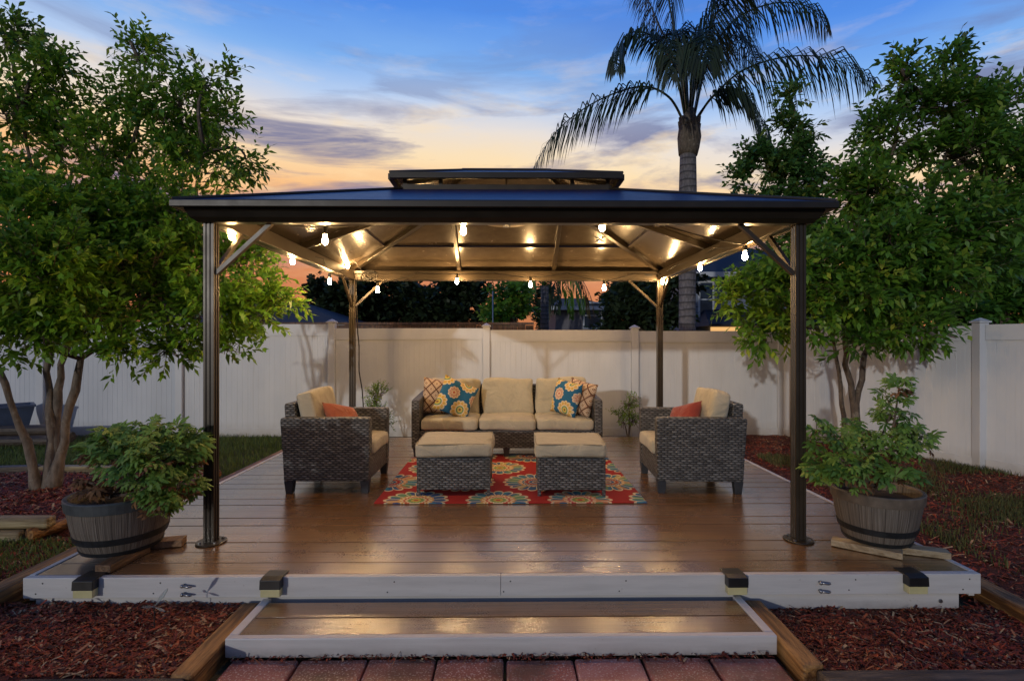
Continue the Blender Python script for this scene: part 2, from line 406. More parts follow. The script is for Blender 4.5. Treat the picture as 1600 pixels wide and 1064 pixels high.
def bark(name, lo, hi, ring=0):
    m, g = mat(name); p = g.pos()
    n = g.noise(g.map(p, (6, 6, 2.2)), 4, 6, .65)
    c = g.ramp(n, [(.3, lo), (.65, hi)]); h = n
    if ring:
        z = g.xyz(p)[2]
        w = g.m('SINE', g.m('ADD', g.m('MULTIPLY', z, ring), g.m('MULTIPLY', g.noise(p, 2.5, 3), 5)))
        c = g.mix(g.ramp(w, [(.55, (.0,)*3), (.95, (.8,)*3)]), c, tuple(v*.5 for v in lo)); h = g.m('ADD', n, g.m('MULTIPLY', w, .4))
    else:
        sp = g.noise(p, 16, 3); c = g.mix(g.ramp(sp, [(.58, (0,)*3), (.68, (.5,)*3)]), c, (.30, .27, .22))
    g.put(g.b['Base Color'], c); g.put(g.b['Roughness'], .85); g.put(g.b['Normal'], g.bump(h, .6, .02))
    return m
M['bark'] = bark('mottled_bark', (.075, .055, .04), (.22, .175, .135))
M['barkdark'] = bark('dark_bark', (.05, .038, .03), (.14, .105, .08))
M['palmbark'] = bark('palm_bark', (.075, .07, .075), (.20, .185, .19), 42)
M['palmboot'] = bark('palm_boot', (.05, .04, .028), (.17, .135, .10), 0)
def barrelmat():
    m, g = mat('barrel_staves'); p = g.coord(); x = g.xyz(p)
    a = g.m('MULTIPLY', g.m('ARCTAN2', x[1], x[0]), 22 / 6.2832)
    fr = g.m('FRACT', a); idn = g.node('ShaderNodeTexWhiteNoise', {'Vector': g.vec(g.m('FLOOR', a), 1, 2)})
    gr = g.noise(g.map(g.vec(a, idn, x[2]), (5, 30, 1.6)), 2.5, 5)
    c = g.ramp(gr, [(.25, (.06, .046, .036)), (.5, (.135, .115, .096)), (.75, (.25, .225, .195))])
    c = g.mix(g.m('MULTIPLY', idn, .45), c, (.14, .10, .07))
    seam = g.m('LESS_THAN', fr, .05)
    c = g.mix(g.m('MULTIPLY', seam, .8), c, (.03, .022, .018))
    g.put(g.b['Base Color'], c); g.put(g.b['Roughness'], .6)
    g.put(g.b['Normal'], g.bump(g.m('SUBTRACT', gr, g.m('MULTIPLY', seam, 1.5)), .5, .008))
    return m
M['barrel'] = barrelmat()
M['hoop'] = plain('dark_hoop', (.022, .024, .026), .45, .3, .3, 30, .1)
M['rim'] = plain('grey_rim', (.055, .065, .07), .5, 0, .2, 20, .1)
M['rimbrown'] = plain('weathered_rim', (.13, .10, .075), .55, 0, .3, 20, .2)
def groundmat():
    m, g = mat('soil_and_turf'); p = g.pos()
    n = g.noise(p, 1.3, 5); n2 = g.noise(p, 40, 4)
    c = g.mix(g.ramp(n, [(.42, (0,)*3), (.6, (1,)*3)]), (.06, .08, .025), (.09, .055, .033))
    g.put(g.b['Base Color'], g.mix(g.m('MULTIPLY', n2, .6), c, (.025, .025, .012))); g.put(g.b['Roughness'], .95)
    g.put(g.b['Normal'], g.bump(n2, .8, .02)); return m
M['ground'] = groundmat()
def mulchmat(name, chip=False):
    m, g = mat(name); p = g.pos()
    if chip:
        t = g.node('ShaderNodeAttribute', out=2, attribute_name='tone')
        c = g.ramp(t, [(0, (.035, .009, .003)), (.3, (.15, .020, .005)), (.65, (.30, .043, .010)), (.86, (.30, .09, .03)), (.95, (.42, .28, .15))])
    else:
        n = g.noise(p, 45, 5, .7); c = g.ramp(n, [(.3, (.025, .008, .004)), (.7, (.16, .03, .01))])
        g.put(g.b['Normal'], g.bump(n, 1, .02))
    g.put(g.b['Base Color'], c); g.put(g.b['Roughness'], .85 if not chip else .7); return m
M['mulch'] = mulchmat('mulch_base'); M['chip'] = mulchmat('mulch_chip', True)
def pavermat():
    m, g = mat('red_paver'); p = g.pos(); x = g.xyz(p)
    idn = g.node('ShaderNodeTexWhiteNoise', {'Vector': g.vec(g.m('FLOOR', g.m('DIVIDE', g.m('ADD', x[0], .006), .3)), g.m('FLOOR', g.m('DIVIDE', x[1], .3)), 0)})
    n = g.noise(p, 6, 5); sp = g.noise(p, 110, 2)
    c = g.ramp(g.m('ADD', g.m('MULTIPLY', n, .6), g.m('MULTIPLY', idn, .42)), [(.25, (.11, .03, .022)), (.55, (.36, .11, .085)), (.8, (.46, .20, .18))])
    c = g.mix(g.ramp(sp, [(.56, (0,)*3), (.64, (.85,)*3)]), c, (.58, .44, .40)); c = g.mix(g.ramp(g.noise(p, 3.5, 5), [(.45, (0,)*3), (.65, (.75,)*3)]), c, (.07, .035, .025))
    g.put(g.b['Base Color'], c); g.put(g.b['Roughness'], .42); g.put(g.b['Normal'], g.bump(sp, .5, .004)); return m
M['paver'] = pavermat()
def emit(name, col, strength):
    m, g = mat(name); g.put(g.b['Base Color'], col); g.put(g.b['Emission Color'], col); g.put(g.b['Emission Strength'], strength); return m
M['bulb'] = emit('warm_filament_glass', (1, .60, .24), 780)
M['porch'] = emit('glowing_porch_wall', (1, .55, .2), .9)  # emission stands in for lamplight on the wall under the porch roof
M['wire'] = plain('black_wire', (.015, .013, .012), .5, 0, .1, 10, 0)
M['shade'] = plain('tan_lamp_shade', (.30, .21, .10), .5, 0, .15, 15, .1)
M['lens'] = plain('pale_yellow_lens', (.55, .50, .26), .35, 0, .1, 10, 0)
M['steel'] = plain('dull_steel', (.32, .32, .33), .35, .9, .15, 20, .1)
M['planter_blue'] = plain('blue_grey_planter', (.06, .09, .16), .5, 0, .15, 10, .1)
M['housewall'] = plain('blue_grey_siding', (.17, .20, .26), .7, 0, .1, 3, .1)
M['housewall2'] = plain('dim_stucco', (.16, .15, .16), .8, 0, .1, 3, .1)
M['shingle'] = plain('dark_shingle', (.018, .020, .032), .8, 0, .3, 8, .5)
M['trimw'] = plain('pale_window_trim', (.5, .52, .55), .5, 0, .1, 5, 0)
M['pane'] = plain('dark_window_glass', (.02, .03, .05), .1, 0, .1, 3, 0)
M['brownfence'] = wood_beam('brown_board', (.07, .035, .02), (.17, .085, .045), 2)
def glassmat():
    m, g = mat('clear_ornament_glass'); g.put(g.b['Base Color'], (.75, .82, .82)); g.put(g.b['Roughness'], .08); g.put(g.b['Transmission Weight'], .8); return m
M['glass'] = glassmat()

# ------------------------------------------------------------------ camera, sky, sun
cam = bpy.data.cameras.new('Camera'); co = bpy.data.objects.new('Camera', cam); C.objects.link(co)
co.location = (0, 0, CAMZ); co.rotation_euler = (R(90), 0, -TH)
cam.sensor_width = 36; cam.lens = 820 / 1600 * 36; cam.shift_y = 3 / 1600; cam.clip_start = .05; cam.clip_end = 2000
S.camera = co
w = bpy.data.worlds.new('World'); S.world = w; w.use_nodes = True
g = NG(w.node_tree); bgn = w.node_tree.nodes['Background']
d = g.coord('Generated'); x = g.xyz(d)
az = g.m('ARCTAN2', x[0], x[1])                       # 0 ahead, + to the right
el = g.m('ARCTAN2', x[2], g.m('SQRT', g.m('ADD', g.m('MULTIPLY', x[0], x[0]), g.m('MULTIPLY', x[1], x[1]))))
el01 = g.m('DIVIDE', el, 1.5708)
warp = g.m('MULTIPLY', g.m('SUBTRACT', g.noise(g.map(d, (1.5, 1.5, 6)), 1.5, 4), .5), .05)
side = g.node('ShaderNodeMapRange', {0: az, 1: -.1, 2: .75, 3: 0, 4: .055}, interpolation_type='SMOOTHSTEP')
ev = g.m('ADD', g.m('ADD', el01, warp), side)          # the glow sinks lower on the right
glow = g.ramp(ev, [(.0, (.40, .11, .04)), (.074, (.64, .19, .06)), (.135, (.84, .35, .12)), (.18, (.96, .53, .22)), (.212, (.97, .73, .43)), (.24, (.80, .72, .66)), (.27, (.46, .60, .85)), (.31, (.20, .42, .84)), (.36, (.075, .255, .78)), (.45, (.035, .15, .58)), (1, (.022, .07, .25))])
dusk = g.ramp(ev, [(.0, (.06, .07, .11)), (.2, (.08, .12, .22)), (.5, (.035, .10, .28)), (1, (.022, .07, .25))])
away = g.node('ShaderNodeMapRange', {0: g.m('ABSOLUTE', g.m('ADD', az, .1)), 1: .8, 2: 1.7, 3: 0, 4: 1}, interpolation_type='SMOOTHSTEP')
skyc = g.mix(away, glow, dusk)
# long evening cloud streaks
cp = g.vec(g.m('MULTIPLY', az, 1.6), g.m('MULTIPLY', el, 9.0), g.m('MULTIPLY', x[0], .3))
cn = g.noise(cp, 1.7, 7, .58, dist=.5)
cband = g.ramp(el01, [(.05, (0,)*3), (.14, (.9,)*3), (.22, (1,)*3), (.29, (.35,)*3), (.40, (0,)*3)])
cmask = g.m('MULTIPLY', g.ramp(cn, [(.47, (0,)*3), (.62, (.92,)*3)]), cband)
skyc = g.mix(cmask, skyc, (.15, .155, .30))
bright = g.m('MULTIPLY', g.m('SUBTRACT', 1, away), g.m('MULTIPLY', g.ramp(g.noise(g.map(cp, (1.3, 1, 1), (3.1, 7.7, 0)), 2.3, 6, .6), [(.52, (0,)*3), (.72, (.7,)*3)]), cband))
skyc = g.mix(bright, skyc, (1.0, .74, .40))
ns = g.n.new('ShaderNodeTexSky'); ns.sky_type = 'NISHITA'; ns.sun_disc = False
SUN_EL, SUN_AZ = 9.0, 207.0        # degrees; azimuth of the light's source from +Y, clockwise
ns.sun_elevation = R(SUN_EL); ns.sun_rotation = R(SUN_AZ)
add = g.mix(1, skyc, g.mix(1, ns.outputs[0], (.012, .012, .012), 'MULTIPLY'), 'ADD')
g.l.new(add, bgn.inputs[0]); bgn.inputs[1].default_value = 1.0
sl = bpy.data.lights.new('sun', 'SUN'); so = bpy.data.objects.new('sun', sl); C.objects.link(so)
sl.energy = .85; sl.angle = R(1.0); sl.color = (1, .97, .92)
src = Vector((math.sin(R(SUN_AZ)) * math.cos(R(SUN_EL)), math.cos(R(SUN_AZ)) * math.cos(R(SUN_EL)), math.sin(R(SUN_EL))))
so.rotation_euler = src.to_track_quat('Z', 'Y').to_euler()

# ------------------------------------------------------------------ ground
mb = MB(); mb.add([(-400,-60,-.03),(400,-60,-.03),(400,900,-.03),(-400,900,-.03)], [(0,1,2,3)])
tag(mb.build('ground', M['ground'], origin=(0,0,-.03)), kind='structure')
def hnoise(x, y): return .5 * math.sin(5.1*x + 1.3*y) * math.sin(4.3*y - .7*x) + .3 * math.sin(13*x + 2) * math.sin(11*y) + .2 * math.sin(27*x - 9*y)
def patch(name, x0, x1, y0, y1, zf, m, step=.06):
    nx = max(2, int((x1-x0)/step)); ny = max(2, int((y1-y0)/step)); b = MB()
    vs = []
    for i in range(nx+1):
        for j in range(ny+1):
            X = x0 + (x1-x0)*i/nx; Y = y0 + (y1-y0)*j/ny
            e = min(i, nx-i, j, ny-j)
            vs.append((X, Y, zf(X, Y) if e else -.05))
    fs = [(i*(ny+1)+j, (i+1)*(ny+1)+j, (i+1)*(ny+1)+j+1, i*(ny+1)+j+1) for i in range(nx) for j in range(ny)]
    b.add(vs, fs)
    return tag(b.build(name, m, smooth=True), kind='structure')
def chips(region, zf, n, seed, near=1.0):
    b = MB(); q = random.Random(seed)
    x0, x1, y0, y1 = region
    for _ in range(n):
        X = q.uniform(x0, x1); Y = q.uniform(y0, y1)
        L = min(.11, q.lognormvariate(-3.75, .6)) * near; W = min(.008, q.lognormvariate(-5.9, .5)) * near
        a = q.uniform(0, 6.28); ti = q.gauss(0, .3); bend = q.uniform(-.3, .3)
        dx, dy = math.cos(a), math.sin(a); z = zf(X, Y) + q.uniform(0, .012)
        dz = math.sin(ti) * L; px, py = -dy * W, dx * W; k = q.uniform(-.5, .5) * W
        p0 = (X - dx*L/2, Y - dy*L/2, z - dz/2); pm = (X + bend*W*2, Y, z + .004); p1 = (X + dx*L/2, Y + dy*L/2, z + dz/2)
        vs = []
        for p in (p0, pm, p1): vs += [(p[0]-px, p[1]-py, p[2]-k), (p[0]+px, p[1]+py, p[2]+k)]
        b.add(vs, [(0,2,3,1),(2,4,5,3)], q.random() ** 1.1)
    return tag(b.build('mulch', M['chip']), 'loose red-brown mulch chips', kind='stuff')
def blades(region, zf, n, seed, h=.07, clump=None):
    b = MB(); q = random.Random(seed); x0, x1, y0, y1 = region
    for _ in range(n):
        X = q.uniform(x0, x1); Y = q.uniform(y0, y1)
        if clump and (math.sin(3.1*X+1.7*Y) + math.sin(5.3*Y-2.2*X+1) + q.gauss(0, .5)) < clump: continue
        H = h * q.uniform(.5, 1.3); a = q.uniform(0, 6.28); l = q.uniform(.1, .8) * H; W = q.uniform(.002, .0045)
        z = zf(X, Y) - .005; dx, dy = math.cos(a), math.sin(a)
        b.add([(X-dy*W, Y+dx*W, z), (X+dy*W, Y-dx*W, z), (X+dx*l*.4+dy*W*.7, Y+dy*l*.4-dx*W*.7, z+H*.65), (X+dx*l*.4-dy*W*.7, Y+dy*l*.4+dx*W*.7, z+H*.65), (X+dx*l, Y+dy*l, z+H)],
              [(0,1,2,3),(3,2,4)], q.random())
    return b
zFL = lambda x, y: .045 + .014 * hnoise(x, y) + .02 * max(0, (-x-1.4)) * .6
zFR = lambda x, y: -.004 + .014 * hnoise(x, y)
zTL = lambda x, y: .045 + .02 * hnoise(x, y)
zR = lambda x, y: .0 + .022 * hnoise(x*.7, y*.7) + .012 * hnoise(x, y)
zL = lambda x, y: -.02 + .012 * hnoise(x, y)
patch('mulch_bed', -3.9, -1.30, 2.02, 2.735, zFL, M['mulch']); chips((-3.6, -1.36, 2.12, 2.70), zFL, 24000, 1)
patch('mulch_bed', 1.27, 3.9, 2.02, 2.735, zFR, M['mulch']); chips((1.33, 3.6, 2.14, 2.74), zFR, 22000, 2)
patch('mulch_bed', -7.2, -2.95, 3.85, 5.5, zTL, M['mulch'], .1); chips((-5.4, -2.98, 3.9, 5.45), zTL, 14000, 3, 1.2)
patch('mulch_bed', 2.47, 7.2, 2.74, 8.4, zR, M['mulch'], .1); chips((2.5, 5.6, 2.75, 7.7), zR, 24000, 4, 1.3)
patch('mulch_bed', -3.9, -2.72, 2.74, 3.84, zL, M['mulch']); chips((-3.6, -2.74, 2.75, 3.8), zL, 4500, 5)
b = blades((-8.2, -2.66, 5.55, 7.85), lambda x, y: -.03, 26000, 11, .075)
tag(b.build('grass', M['grass']), 'mown lawn grass behind the tree bed', kind='stuff')
b = blades((3.0, 5.5, 2.75, 6.3), zR, 40000, 12, .06, .3)
tag(b.build('grass', M['grassdry']), 'patchy thin grass beside the deck', kind='stuff')
b = blades((-3.9, -2.74, 2.7, 3.75), zL, 6000, 13, .05, .25)
tag(b.build('grass', M['grass']), 'short grass tufts outside the deck edging', kind='stuff')
o = chips((-1.2, 1.17, 2.285, 2.32), lambda x, y: .002 + .006*max(0, math.sin(7*x)), 420, 6, .8); o['label'] = 'mulch crumbs along the foot of the step'
# paver path
b = MB(); q = random.Random(3)
for i in range(-5, 5):
    for j in range(2):
        x0 = -.006 + .3*i + .004; x1 = x0 + .292; y1 = 2.318 - .302*j - q.uniform(0, .006); y0 = y1 - .294 + q.uniform(-.003, .003); x0 += q.uniform(-.003, .003); x1 += q.uniform(-.003, .003)
        if x0 < -1.25: x0 = -1.243
        if x1 > 1.215: x1 = 1.208
        if x1 - x0 < .05: continue
        dz = q.uniform(-.005, .002); e = [q.uniform(-.003, .003) for _ in range(4)]
        b.add([(x0,y0,-.06),(x1,y0,-.06),(x1,y1,-.06),(x0,y1,-.06),(x0,y0,dz+e[0]),(x1,y0,dz+e[1]),(x1,y1,dz+e[2]),(x0,y1,dz+e[3])], [(0,3,2,1),(4,5,6,7),(0,1,5,4),(1,2,6,5),(2,3,7,6),(3,0,4,7)])
tag(b.build('path', M['paver'], bevel=.012), kind='structure')

# ------------------------------------------------------------------ deck and step
DZ = .19
deck = thing('wooden_deck', (0, 4.7, 0), 'low wet brown board deck edged with white fascia', 'deck')
b = MB(); q = random.Random(9); y = 2.735; k = 0
while y < 6.66:
    y1 = min(y + .1385, 6.68)
    dz = q.uniform(-.0015, .0015)
    b.box(-2.425, 2.425, y, y1, DZ - .028, DZ + dz); y += .1457; k += 1
b.build('deck_boards', M['deck'], deck, bevel=.0012)
b = MB(); b.box(-2.46, -.03, 2.695, 2.731, .088, DZ+.002); b.box(-.0285, 2.46, 2.695, 2.731, .088, DZ+.002)
b.build('fascia', M['paint'], deck, bevel=.003)
for sx in (-1, 1):
    b = MB(); b.box(min(sx*2.43, sx*2.46), max(sx*2.43, sx*2.46), 2.732, 6.7, .06, DZ+.003); b.build('side_trim', M['paint'], deck, bevel=.003)
b = MB(); b.box(-2.41, 2.36, 2.712, 2.75, .004, .086); b.build('lower_skirt', M['paint'], deck, bevel=.003)
b = MB(); b.box(-2.4, 2.4, 2.8, 6.6, -.03, DZ-.03); b.build('joist_frame', M['log'], deck)
for cx in (-1.63, 1.63):
    for cz in (.155, .112):
        b = MB(); b.tube([(cx-.015, 2.694, cz), (cx-.015, 2.68, cz), (cx+.02, 2.672, cz-.002), (cx+.034, 2.678, cz-.004)], [.006, .007, .006, .004], 8)
        b.sphere((cx-.015, 2.679, cz), .010, 8, 5)
        b.build('cleat', M['steel'], deck, smooth=True)
b = MB(); b.lathe([(.0001, -.006), (.009, -.006), (.011, 0), (.0001, .001)], (0,0,0), 10)
b.v = [(2.26 + v[0], 2.708 + v[2]*.6, .045 + v[1]) for v in b.v]; b.build('bolt', M['steel'], deck)
for i in range(9):
    for zz in (.165, .112):
        sx_ = -2.38 + .595*i + (.02 if zz > .15 else -.015)
        if min(abs(sx_ - c_) for c_ in (-2.125, -1.19, 1.175, 2.10, -1.63, 1.63)) < .08: continue
        b = MB(); b.lathe([(.0001, 0), (.0035, 0), (.004, .0015), (.0001, .0016)], (0,0,0), 8)
        b.v = [(sx_ + v[0], 2.6955 - v[2], zz + v[1]) for v in b.v]; b.build('screw', M['hoop'], deck)
step = thing('wooden_step', (0, 2.5, 0), 'low wet two-board step with white trim in front of the deck', 'step')
b = MB(); b.box(-1.195, 1.16, 2.36, 2.500, .05, .083); b.box(-1.195, 1.16, 2.509, 2.65, .05, .0825); b.build('tread', M['step'], step, bevel=.0012)
b = MB(); b.box(-1.24, 1.205, 2.322, 2.357, .001, .087); b.build('fascia', M['paint'], step, bevel=.005)
for x0, x1 in ((-1.24, -1.198), (1.163, 1.205)):
    b = MB(); b.box(x0, x1, 2.358, 2.69, .001, .0865); b.build('side_trim', M['paint'], step, bevel=.004)
for cx, lab in ((-2.125, 'leftmost black-capped deck light on the fascia, under the left barrel planter'), (-1.19, 'black-capped deck light on the fascia at the left end of the step'),
                (1.175, 'black-capped deck light on the fascia at the right end of the step'), (2.10, 'rightmost black-capped deck light on the fascia, under the right barrel planter')):
    t = thing('deck_light', (cx, 2.68, .1), lab, 'deck light', 'solar deck lights clipped to the deck fascia')
    b = MB(); w2 = .052
    b.extrude([(cx-w2, 2.765, DZ+.004), (cx-w2, 2.765, DZ+.009), (cx-w2, 2.688, DZ+.011), (cx-w2, 2.650, DZ+.004), (cx-w2, 2.646, DZ-.042), (cx-w2, 2.692, DZ-.042), (cx-w2, 2.692, DZ+.004)], (2*w2, 0, 0))
    b.build('cap', M['black'], t, bevel=.004)
    b = MB(); b.box(cx-w2+.003, cx+w2-.003, 2.652, 2.692, .108, DZ-.043); b.build('lens', M['lens'], t, bevel=.003)

# ------------------------------------------------------------------ landscape timbers
def timber(a, c, w_, h_, m, label, group=None, r=.014, log=False):
    b = MB(); a = Vector(a); c = Vector(c)
    if log:
        n = 7; pts = [a.lerp(c, i/n) for i in range(n+1)]
        b.tube(pts, [w_/2 * (1 + .05*math.sin(3*i+a.x)) for i in range(n+1)], 12)
        o = b.build('log', m, smooth=False)
    else:
        b.bar(a, c, w_, h_); o = b.build('landscape_timber', m, bevel=r)
    return tag(o, label, 'log' if log else 'timber', group)
GT = 'landscape timbers edging the beds'
timber((-1.297, 2.10, .01), (-1.297, 2.688, .01), .092, .12, M['timber_y'], 'weathered brown timber running along the left side of the step', GT)
timber((1.262, 2.14, .01), (1.262, 2.688, .01), .092, .12, M['timber_y'], 'weathered brown timber running along the right side of the step', GT)
timber((-1.93, 2.06, .0), (-1.275, 2.06, .0), .10, .115, M['log'], 'grey timber at the front of the left mulch bed, ending at the step timber', GT)
timber((-3.2, 2.055, .0), (-1.945, 2.055, .0), .10, .112, M['log'], 'grey timber at the front of the left mulch bed, in the left bottom corner', GT)
timber((1.262, 2.085, .0), (3.4, 2.085, .0), .10, .11, M['log'], 'dark timber along the front of the right mulch bed', GT)
timber((2.60, 1.95, .02), (2.60, 4.6, .02), .11, .12, M['timber_y'], 'brown timber beside the right side of the deck', GT)
timber((-2.60, 1.9, .07), (-2.60, 4.02, .07), .13, .15, M['timber_y'], 'orange-brown timber along the left side of the deck, nearest part', GT, .03)
timber((-2.58, 4.04, .075), (-2.56, 6.62, .085), .12, .14, M['timber_y'], 'brown timber along the left side of the deck, behind the post', GT, .03)
timber((-4.9, 3.80, .105), (-3.26, 3.80, .105), .09, .08, M['timber_pale'], 'pale timber on top of the short stack left of the barrel planter', GT, .02)
timber((-4.9, 3.76, .02), (-3.42, 3.76, .02), .09, .085, M['timber_pale'], 'pale timber at the bottom of the short stack left of the barrel planter', GT, .02)
timber((-3.36, 3.73, .035), (-3.08, 4.45, .05), .095, .09, M['timber_y'], 'round brown log running back from the short timber stack', GT, log=True)
timber((-3.12, 4.2, .04), (-2.98, 5.45, .04), .09, .09, M['timber_y'], 'brown log edging the right side of the tree bed', GT, log=True)
timber((-6.6, 5.35, .05), (-4.92, 5.58, .05), .10, .10, M['log'], 'grey timber behind the left tree, left of its trunks', GT)
timber((-4.88, 5.56, .05), (-3.05, 5.52, .05), .10, .10, M['timber_pale'], 'pale timber behind the left tree, right of its trunks', GT)
for i, (xa, ya, xb, yb, z, lab) in enumerate(((-8.6, 6.9, -6.1, 7.2, .06, 'dark log at the front of the pile by the left fence'), (-8.6, 7.08, -6.05, 7.38, .07, 'dark log at the back of the pile by the left fence'),
                                         (-8.6, 6.98, -6.2, 7.28, .19, 'dark log on top of the pile by the left fence'))):
    timber((xa, ya, z), (xb, yb, z), .15, .14, M['log'], lab, 'logs piled by the left fence', log=True)
# blue planter by the fence
pt = thing('planter', T(20, 655, 7.5), 'dull blue tapered planter beside the log pile at far left', 'planter')
b = MB(); c = T(18, 655, 7.5); b.lathe([(.001, 0), (.24, 0), (.33, .30), (.35, .30), (.35, .33), (.30, .33), (.28, .27), (.001, .27)], (c.x, c.y, max(0, c.z - .12)), 4)
b.build('pot', M['planter_blue'], pt)
b = MB(); b.lathe([(.001, .275), (.275, .272)], (c.x, c.y, max(0, c.z - .12) + .002), 4); b.build('soil', M['soil'], pt)

# ------------------------------------------------------------------ fences
def fence_run(root, pts, tops, skip_first=False):
    th_ = .022
    for i, p in enumerate(pts):
        if i == 0 and skip_first: continue
        zt = max(tops[max(i-1, 0)], tops[min(i, len(tops)-1)])
        b = MB(); h = .052; b.box(p[0]-h, p[0]+h, p[1]-h, p[1]+h, -.03, zt + .02); po = b.build('post', M['fence'], root, bevel=.004)
        b = MB(); z = zt + .021
        for r_, z0, z1 in ((.068, 0, .02),): b.box(p[0]-r_, p[0]+r_, p[1]-r_, p[1]+r_, z+z0, z+z1)
        r_ = .06; b.add([(p[0]-r_, p[1]-r_, z+.023), (p[0]+r_, p[1]-r_, z+.023), (p[0]+r_, p[1]+r_, z+.023), (p[0]-r_, p[1]+r_, z+.023), (p[0], p[1], z+.06)], [(0,1,4),(1,2,4),(2,3,4),(3,0,4),(3,2,1,0)])
        b.build('cap', M['fence'], po, bevel=.003)
    for i in range(len(pts)-1):
        a = Vector((*pts[i], 0)); c = Vector((*pts[i+1], 0)); d = (c-a).normalized(); n = Vector((d.y, -d.x, 0)); 
        if n.y > 0: n = -n
        a = a + d*.054; c = c - d*.054; L = (c-a).length; zt = tops[i]
        b = MB()
        b.bar(a + Vector((0,0,zt-.085)), c + Vector((0,0,zt-.085)), .045, .17)
        b.bar(a + Vector((0,0,.05)), c + Vector((0,0,.05)), .045, .12)
        # tongue-and-groove boards with V grooves
        nb = int(L / .078); vs = []; zs = (.1, zt-.165)
        for k in range(nb):
            s0 = L*k/nb; s1 = L*(k+1)/nb
            for s_, o_ in ((s0, .0036), (s0+.003, .006), (s0+.034, .006), (s0+.037, .0052), (s0+.040, .006), (s1-.003, .006)):
                for z in zs: vs.append(a + d*s_ + n*o_ + Vector((0,0,z)))
        m_ = len(vs)//2
        b.add(vs, [(2*j, 2*j+2, 2*j+3, 2*j+1) for j in range(m_-1)])
        b.add([a - n*.006 + Vector((0,0,.1)), c - n*.006 + Vector((0,0,.1)), c - n*.006 + Vector((0,0,zt-.165)), a - n*.006 + Vector((0,0,zt-.165))], [(0,1,2,3)])
        b.build('panel', M['fence'], root)
vf = thing('vinyl_fence', (0, 7.85, 0), 'long white vinyl privacy fence along the back behind the sofa', 'fence')
px = [-13.85, -11.6, -9.35, -7.1, -4.85, -2.6, -.30, 1.92, 4.12]
fence_run(vf, [(x_, 7.85 + max(0, -x_-4.8)*.11) for x_ in px], [1.70, 1.70, 1.69, 1.68, 1.66, 1.60, 1.575, 1.56])
vf2 = thing('vinyl_fence', (5.2, 5.7, 0), 'white vinyl fence angling forward on the right behind the tall tree', 'fence')
fence_run(vf2, [(4.12, 7.85), (5.24, 5.75), (6.33, 3.75), (7.4, 1.8)], [1.575, 1.585, 1.6], True)
wf = thing('wooden_fence', (-2, 9.6, 0), 'brown wooden fence showing as a strip above the back fence', 'fence')
b = MB()
for i in range(34): b.box(-4.6 + .15*i, -4.6 + .15*i + .146, 9.6, 9.62, -.03, 1.70 + .004*(i % 3))
b.build('boards', M['brownfence'], wf)
b = MB(); b.box(-4.62, .50, 9.56, 9.66, 1.71, 1.755); b.build('top_rail', M['brownfence'], wf)

# ------------------------------------------------------------------ gazebo
HX, YF, YR = 1.775, 3.175, 6.065; YC = (YF+YR)/2
gz = thing('gazebo', (0, YC, DZ), 'bronze metal gazebo with two-tier hip roof standing on the deck', 'gazebo')
ZB, ZT = 2.105, 2.21
def post(x, y):
    h = .031; r = .007; b = MB()
    side = [(-h, 0), (-h+.013, 0), (-h+.016, r), (-h+.022, r), (-h+.025, 0), (h-.025, 0), (h-.022, r), (h-.016, r), (h-.013, 0)]
    poly = []
    for k in range(4):
        a = R(90*k)
        for s_, o_ in side:
            px_, py_ = s_, -h + o_
            poly.append((x + px_*math.cos(a) - py_*math.sin(a), y + px_*math.sin(a) + py_*math.cos(a), DZ+.006))
    b.extrude(poly, (0, 0, ZB - DZ - .007)); p = b.build('post', M['frame'], gz)
    b = MB(); b.lathe([(.001, 0), (.085, 0), (.085, .005), (.08, .007), (.001, .007)], (x, y, DZ+.002), 28); pl = b.build('base_plate', M['frame'], p)
    for k in range(4):
        b = MB(); a = R(45 + 90*k); b.lathe([(.001, .016), (.009, .015), (.009, .007), (.001, .007)], (x + .064*math.cos(a), y + .064*math.sin(a), DZ+.0025), 6); b.build('bolt', M['steel'], p)
for x_ in (-HX, HX):
    for y_ in (YF, YR): post(x_, y_)
def beam(x0, x1, y0, y1):
    b = MB(); b.box(x0, x1, y0, y1, ZB, ZT); return b.build('beam', M['frame'], gz, bevel=.004)
h = .034
beam(-HX-h, HX+h, YF-h, YF+h); rb = beam(-HX-h, HX+h, YR-h, YR+h); beam(-HX-h, -HX+h, YF+h+.001, YR-h-.001); beam(HX-h, HX+h, YF+h+.001, YR-h-.001)
b = MB(); b.box(1.60, 1.68, YR-h-.006, YR-h-.002, ZB+.045, ZB+.075); b.build('name_plate', M['black'], rb)
# inner ledge strips below the roof panels
for x0, x1, y0, y1 in ((-HX+h, HX-h, YR-h-.03, YR-h-.002), (-HX+h, HX-h, YF+h+.002, YF+h+.03)):
    b = MB(); b.box(x0, x1, y0, y1, ZT-.03, ZT-.005); b.build('ledge', M['frame'], gz)
